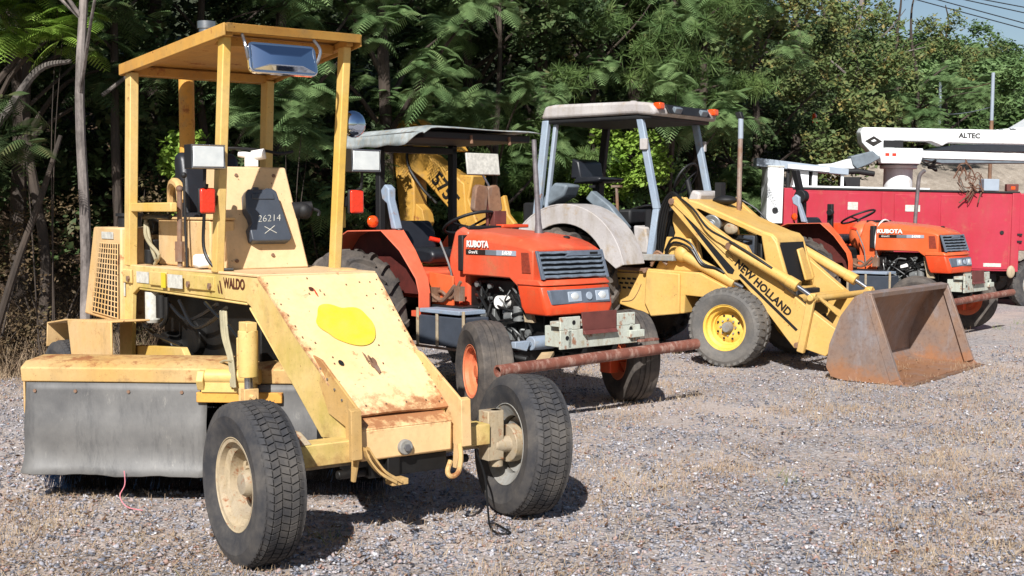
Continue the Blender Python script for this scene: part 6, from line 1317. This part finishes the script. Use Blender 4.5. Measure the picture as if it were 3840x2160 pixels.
mb = MB(); mb.cyl((-1.6, -.1, 2.80), (-1.6, -.1, 2.86), .06, .04, n=14); mb.build('roof_vent', M['grey_plast'], cn, bevel=.01)
for (x, y, z) in ((-1.13, -.64, 2.33), (-1.13, .64, 2.35)):
    mb = MB(); mb.bx(x-.03, x+.06, y-.02, y+.02, z-.06, z+.06); mb.build('hinge', M['grey_plast'], Bk, bevel=.006)
# digging arm folded behind
BOOM = [(-5.2, 2.29), (-5.15, 2.50), (-4.96, 2.48), (-4.88, 2.42), (-4.69, 2.30), (-4.54, 2.20), (-4.30, 2.08), (-4.10, 1.95), (-4.05, 1.45), (-4.12, 1.38), (-4.24, 1.51), (-4.40, 1.66), (-4.76, 1.98), (-4.99, 2.12)]
def slab(pts, y0, y1, m, nm, par=Bk, bv=.02):
    mb = MB(); mb.prism(pts, 'y', y0, y1); return mb.build(nm, M[m], par, bevel=bv)
mb = MB(); mb.bx(-3.3, -2.9, -.30, .30, .55, 1.35); mb.bx(-3.2, -2.95, -1.0, 1.0, .45, .70); mb.build('rear_frame', M['bh_gold'], Bk, bevel=.02)
slab([(-4.20, 2.06), (-3.96, 2.05), (-4.04, 1.75), (-3.86, 1.37), (-3.55, 1.32), (-3.30, 1.05), (-3.30, .70), (-3.7, .75), (-4.12, 1.26), (-4.18, 1.55)], -.14, .14, 'bh_gold', 'boom_base')
slab([(-3.52, 1.75), (-3.42, 1.80), (-3.36, 1.56), (-3.18, 1.38), (-3.2, 1.0), (-3.45, 1.0), (-3.56, 1.4)], -.20, -.12, 'bh_gold', 'swing_plate')
dip = slab([(-5.45, 2.58), (-5.35, 2.77), (-5.21, 2.80), (-5.05, 2.72), (-5.12, 2.35), (-5.06, 2.10), (-4.98, 2.0), (-4.97, 1.66), (-5.04, 1.24), (-5.06, .75), (-5.28, .75), (-5.22, 1.23), (-5.31, 2.08), (-5.42, 2.42)], -.13, .13, 'bh_gold', 'dipper_arm')
bo = slab(BOOM, -.15, .15, 'bh_gold', 'boom')
lettering('575E', M['letter_k'], bo, frame((-4.42, -.153, 1.87), (.70, 0, -.71), (.71, 0, .70)), .27, bold=.008, sx=.95)
slab([(-4.95, 2.66), (-4.80, 2.70), (-4.30, 2.48), (-4.20, 2.36), (-4.32, 2.36), (-4.80, 2.58)], -.08, .08, 'bh_gold', 'boom_cylinder')
mb = MB(); mb.cyl((-5.0, -.18, 2.40), (-5.0, .18, 2.40), .06, n=16); mb.build('pivot_pin', M['rust'], bo, bevel=.004)
slab([(-5.02, 2.82), (-4.9, 2.80), (-4.70, 2.66), (-4.76, 2.62), (-4.95, 2.74)], -.04, .04, 'bh_yel', 'arm_link', dip, .006)
slab([(-4.98, 1.70), (-4.86, 1.62), (-4.82, 1.45), (-4.92, 1.30), (-5.0, 1.35)], -.10, .10, 'bh_gold', 'arm_bracket', dip, .01)
mb = MB(); mb.tube(smooth_pts([(-5.06, -.16, 2.45), (-5.04, -.17, 2.2), (-4.8, -.17, 1.9), (-4.55, -.17, 1.7)], 5), .02, 6); mb.build('hose', M['hose'], bo, smooth=True)
# ------------------------------------------------------------------ BOOM TRUCK (side on), white car on the bank, poles, ribbons
Tk = thing('boom_truck', 'red service truck with a white lifting boom folded along its top, at the right edge', 'boom truck', (0, 21.5, .08), 0, ry=.02)
mb = MB(); mb.bx(4.70, 8.50, 0, .45, .665, 1.985); mb.bx(4.70, 8.50, 1.85, 2.30, .665, 1.985); mb.bx(4.75, 8.5, .45, 1.85, .80, 1.30); bd_ = mb.build('service_body', M['red'], Tk, bevel=.015)
for x0, x1, z0, z1 in ((4.74, 5.60, .72, 1.93), (5.63, 6.18, .72, 1.93), (6.42, 7.16, .72, 1.93), (7.20, 8.36, .70, 1.93)):
    mb = MB(); mb.bx(x0, x1, -.014, 0, z0, z1); dr = mb.build('locker_door', M['red'], bd_, bevel=.006)
    mb = MB(); mb.disc((x1-.12 if x0 > 7 else x0+.12, -.014, 1.32), (0, -1, 0), .035, n=14, th=.015); mb.build('handle', M['bh_dark'], dr, bevel=.004)
mb = MB(); mb.bx(6.20, 6.40, -.02, 0, .68, 1.96); mb.build('body_pillar', M['red'], bd_, bevel=.006)
mb = MB(); mb.bx(8.40, 8.54, -.02, .4, .66, 2.0); mb.build('body_pillar', M['red'], bd_, bevel=.01)
mb = MB(); mb.bx(4.68, 8.52, -.02, .05, 1.985, 2.015); mb.build('top_rail', M['bh_dark'], bd_, bevel=.004)
mb = MB(); mb.bx(4.68, 7.0, -.01, .10, 2.016, 2.045); mb.build('top_trim', M['white'], bd_, bevel=.004)
for x, z, w_, h_ in ((5.71, 1.72, .17, .13), (6.72, 1.70, .25, .11)):
    mb = MB(); mb.bx(x-w_/2, x+w_/2, -.020, -.0145, z-h_/2, z+h_/2); mb.build('sticker', M['sticker'], bd_)
mb = MB(); mb.bx(7.95, 8.25, -.020, -.0145, .74, .80); mb.build('reflector', M['sticker'], bd_)
mb = MB(); mb.bx(4.8, 12.5, .75, .95, .55, .80); mb.bx(4.8, 12.5, 1.35, 1.55, .55, .80); mb.bx(5, 8.3, .3, 2.0, .45, .62); mb.build('chassis', M['bh_dark'], Tk, bevel=.01)
mb = MB(); mb.ball((8.42, -.02, .66), .09, (.8, .4, 1.2)); mb.build('fuel_tank_cap', M['rim_tan'], Tk, smooth=True)
for x in (8.98, 11.8):
    for y, sg in ((.25, -1), (2.05, 1)): make_wheel(Tk, (x, y, .44), .48, .28, .27, 'worn', 'tyre', 'rim_grey', side=sg, dish=.1)
mb = MB(); mb.bx(8.50, 9.55, .0, .45, 1.02, 1.985); mb.bx(8.5, 9.55, 1.85, 2.3, 1.02, 1.985); mb.build('rear_wing', M['red'], bd_, bevel=.015)
mb = MB(); mb.prism([(9.75, .6), (9.75, 2.35), (11.0, 2.40), (11.45, 1.65), (12.6, 1.50), (12.7, .65), (12.3, .60), (12.2, .95), (11.8, 1.05), (11.4, .95), (11.3, .6)], 'y', .10, 2.2); cb = mb.build('cab', M['red'], Tk, bevel=.05, seg=3)
mb = MB(); mb.prism([(10.0, 1.65), (10.0, 2.22), (10.9, 2.25), (11.2, 1.65)], 'y', .085, .099); mb.build('side_window', M['darkglass'], cb)
for sx in (9.0,):
    mb = MB(); mb.bx(8.5, 8.58, -.04, 0, 1.28, 1.31); mb.bx(8.5, 8.58, -.04, 0, 1.16, 1.19); mb.build('grab_bar', M['bh_dark'], bd_)
# white box and rack at the tail
mb = MB(); mb.bx(4.26, 4.53, -.02, .5, 1.40, 2.34); mb.build('tail_box', M['white'], Tk, bevel=.01)
mb = MB(); mb.bx(4.25, 4.54, -.03, .5, 2.345, 2.37); mb.build('tail_box_lid', M['sticker'], Tk, bevel=.006)
mb = MB(); mb.bx(4.72, 5.02, .1, .55, 2.02, 2.34); mb.bx(5.04, 5.13, .1, .5, 2.02, 2.34); mb.build('rear_bin', M['white'], Tk, bevel=.01)
mb = MB(); mb.bx(4.55, 4.70, -.02, .3, .75, 2.0); mb.build('tail_post', M['red'], Tk, bevel=.008)
mb = MB(); mb.cyl((4.40, -.04, 1.62), (4.40, -.0, 1.62), .05, n=14); mb.build('tail_lamp', M['bh_dark'], Tk)
mb = MB(); mb.hexa([(4.08, .05, 2.36), (5.64, .05, 2.24), (5.64, .35, 2.24), (4.08, .35, 2.36)], [(4.08, .05, 2.50), (5.64, .05, 2.34), (5.64, .35, 2.34), (4.08, .35, 2.50)]); rk = mb.build('rack_board', M['stripe_g'], Tk, bevel=.006)
mb = MB(); mb.hexa([(4.6, .0, 2.33), (5.3, .0, 2.28), (5.3, .05, 2.28), (4.6, .05, 2.33)], [(4.6, .0, 2.40), (5.3, .0, 2.355), (5.3, .05, 2.355), (4.6, .05, 2.40)]); mb.build('rack_lip', M['white'], rk, bevel=.003)
for x in (4.63, 5.0, 5.55):
    mb = MB(); mb.bx(x-.025, x+.025, .1, .15, 2.0, 2.32); mb.build('rack_leg', M['bh_dark'] if x < 5.2 else M['white'], rk, bevel=.004)
# pedestal, turret, booms
mb = MB(); mb.cyl((6.79, 1.1, 1.3), (6.79, 1.1, 2.40), .25, n=32); mb.cyl((6.79, 1.1, 2.40), (6.79, 1.1, 2.46), .32, n=32); ped = mb.build('pedestal', M['white'], Tk, bevel=.01)
def sl(pts, y0, y1, m, nm, par=Tk, bv=.015):
    mb = MB(); mb.prism(pts, 'y', y0, y1); return mb.build(nm, M[m], par, bevel=bv)
sl([(6.45, 2.46), (7.1, 2.46), (7.15, 2.60), (7.05, 2.72), (6.6, 2.74), (6.45, 2.62)], .95, 1.3, 'bh_dark', 'turret')
up = sl([(6.06, 3.10), (6.02, 3.02), (6.05, 2.84), (6.18, 2.70), (6.30, 2.55), (6.50, 2.50), (6.62, 2.66), (6.62, 2.88), (7.25, 2.88), (7.45, 2.80), (7.55, 2.86), (11.5, 2.86), (11.5, 3.10)], .80, 1.10, 'white', 'upper_boom')
sl([(6.34, 2.47), (7.02, 2.47), (7.06, 2.60), (7.06, 2.74), (6.40, 2.74), (6.32, 2.60)], .60, .80, 'white', 'control_box', up)
sl([(6.42, 2.76), (6.76, 2.76), (6.76, 2.88), (6.42, 2.88)], .77, .799, 'darkglass', 'boom_slot', up, .004)
for x in (6.44, 6.56): sl([(x-.035, 2.60), (x+.035, 2.60), (x+.035, 2.65), (x-.035, 2.65)], .594, .599, 'redlens', 'warning_label', up, 0)
sl([(6.10, 2.86), (6.25, 2.95), (6.40, 2.86), (6.25, 2.77)], .793, .799, 'letter_k', 'emblem', up, 0)
sl([(6.20, 2.865), (6.26, 2.895), (6.30, 2.865), (6.24, 2.85)], .789, .7925, 'white', 'emblem_mark', up, 0)
lettering('ALTEC', M['letter_k'], up, frame((7.92, .797, 2.985), (1, 0, -.005), (0, 0, 1)), .12, bold=.004, sx=1.05)
lo = sl([(6.98, 2.72), (6.98, 2.60), (7.3, 2.58), (11.5, 2.56), (11.5, 2.68)], .9, 1.2, 'white', 'lower_boom')
sl([(7.1, 2.58), (7.5, 2.50), (9.2, 2.54), (9.4, 2.57)], .92, 1.18, 'midgrey', 'boom_cover', lo)
sl([(7.2, 2.74), (7.9, 2.86), (8.6, 2.88), (10, 2.88), (10, 2.76), (8.4, 2.74)], 1.3, 1.5, 'stripe_g', 'rear_cylinder', lo)
sl([(5.25, 2.43), (5.5, 2.45), (5.75, 2.53), (6.15, 2.60), (6.20, 2.46), (5.85, 2.36), (5.3, 2.36)], .6, .8, 'white', 'jib')
sl([(5.80, 2.58), (6.18, 2.68), (6.32, 2.56), (6.15, 2.46), (5.92, 2.36), (5.84, 2.44)], .56, .84, 'midgrey', 'jib_cover')
mb = MB(); mb.tube([(5.50, .5, 2.30), (5.9, .5, 2.32), (6.2, .5, 2.28)], .05); mb.bx(5.6, 5.95, .45, .6, 2.05, 2.22); mb.build('outrigger', M['bh_dark'], Tk, bevel=.01)
mb = MB()
for k_ in range(4): mb.tube(smooth_pts([(7.05, .9, 2.62), (7.2+.05*k_, .85, 2.5-.04*k_), (7.35, .8, 2.55-.05*k_), (7.25, .9, 2.42)], 5), .018, 6)
mb.build('hose', M['hose'], Tk, smooth=True)
mb = MB(); mb.bx(7.92, 8.18, .02, .25, 2.02, 2.22); mb.build('top_box', M['stripe_g'], Tk, bevel=.008)
mb = MB(); mb.bx(8.30, 8.50, .0, .1, 2.02, 2.14); ml = mb.build('marker_lamp', M['redplate'], Tk, bevel=.006)
mb = MB(); mb.bx(8.37, 8.44, -.006, .0, 2.05, 2.10); mb.build('lens', M['amber'], ml)
# dead branches and vines hanging over the body
rs = random.Random(9); mb = MB()
for _ in range(15):
    a = Vector((7.62+rs.uniform(-.08, .12), -.06-.05*rs.random(), 2.05+rs.uniform(-.12, .28))); pts = [a]
    for j in range(4): pts.append(pts[-1]+Vector((rs.uniform(-.13, .13), rs.uniform(-.03, .02), rs.uniform(-.17, .03) if rs.random() < .7 else rs.uniform(.05, .2))))
    mb.tube(smooth_pts(pts, 3), rs.uniform(.006, .014), 5)
tag(mb.build('dead_vine', plain('dry_vine', (116, 82, 64), .8, var=.5), smooth=True), 'tangle of dry brown vines hanging over the red truck body', 'vine').location = (0, 21.5, 0)
# pole and fence posts
def pole(x, y, z0, z1, r, lab, m='stripe_g', lean=0, low=None):
    mb = MB(); mb.tube([(x, y, z0), (x+lean*.5, y, (z0+z1)/2), (x+lean, y, z1)], r, 10); o = mb.build('fence_post', M[m], smooth=True); tag(o, lab, 'post')
    if low:
        mb = MB(); mb.tube([(x-.001, y, z0), (x+lean*.5*low, y, z0+(z1-z0)*low*.5), (x+lean*low, y, z0+(z1-z0)*low)], r*1.08, 10); mb.build('rusty_section', M['rust'], o, smooth=True)
    return o
pole(9.78, 26.2, 0, 4.42, .035, 'galvanised post with a rusty lower half rising behind the white boom', lean=.05, low=.78)
pole(11.0, 33.0, 2.2, 4.95, .035, 'thin pale fence post on the bank, left of the galvanised post', lean=.03)
pole(4.35, 25.5, .4, 2.95, .018, 'thin green stake in front of the turning trees', 'leaf_bright')
for i, (a, b, lab) in enumerate([((11.0, 33.0, 4.1), (9.80, 26.2, 3.72), 'lower fence wire running to the galvanised post'), ((11.1, 33.0, 4.75), (9.82, 26.2, 4.22), 'upper rusty fence wire running to the galvanised post')]):
    mb = MB(); mb.tube([Vector(a).lerp(Vector(b), t)-Vector((0, 0, .06*4*t*(1-t))) for t in np.linspace(0, 1, 10)], .010, 5); tag(mb.build('fence_wire', M['stripe_g'] if i == 0 else M['rust'], smooth=True), lab, 'wire')
# ribbons
for (x, y, z, w_, h_, m, lab) in ((5.75, 24.3, 3.35, .09, .17, 'amber', 'orange marker ribbon tied in the turning tree'), (-3.62, 12.2, 2.15, .05, .10, 'pinkish', 'pink marker ribbon hanging right of the pale trunk')):
    if m == 'pinkish': M['pinkish'] = plain('pink_ribbon', (214, 60, 110), .6, var=.1)
    mb = MB(); mb.grid(lambda u, v: (x+(u-.5)*w_, y+.03*math.sin(5*u+3*v), z+(v-.5)*h_+.02*math.sin(4*u)), 5, 6); tag(mb.build('marker_ribbon', M[m], smooth=True, solid=.003), lab, 'ribbon')
# white pickup on the bank
Pk = thing('parked_car', 'white car parked on top of the bank behind the white boom', 'car', (0, 34.6, 2.90), 0)
x0 = 12.5
prof = [(x0, .45), (x0+.05, .74), (x0+.2, .86), (x0+1.5, .98), (x0+2.2, 1.40), (x0+3.5, 1.42), (x0+4.2, 1.02), (x0+5.2, .98), (x0+5.35, .45)]
def well(cx): return [(cx+.46*math.cos(a), .40+.46*math.sin(a)) for a in np.linspace(0, PI, 12)]
low = [(x0+5.35, .45)]+[p for p in well(x0+4.2)]+[(x0+3.5, .40)]+[p for p in well(x0+.95)]
mb = MB(); mb.prism(prof[:-1]+low, 'y', 0, 1.8); pb_ = mb.build('body', M['white'], Pk, bevel=.03)
mb = MB(); mb.prism([(x0+1.75, 1.0), (x0+2.25, 1.33), (x0+3.4, 1.35), (x0+3.9, 1.02)], 'y', -.012, .0); mb.build('side_window', M['darkglass'], pb_)
mb = MB(); mb.bx(x0-.06, x0+.05, .05, 1.75, .45, .65); mb.build('bumper', M['alu'], pb_, bevel=.02)
for cx in (x0+.95, x0+4.2):
    for y, sg in ((.12, -1), (1.68, 1)): make_wheel(Pk, (cx, y, .38), .38, .24, .21, 'rib', 'tyre', 'rim_grey', side=sg, dish=.2)
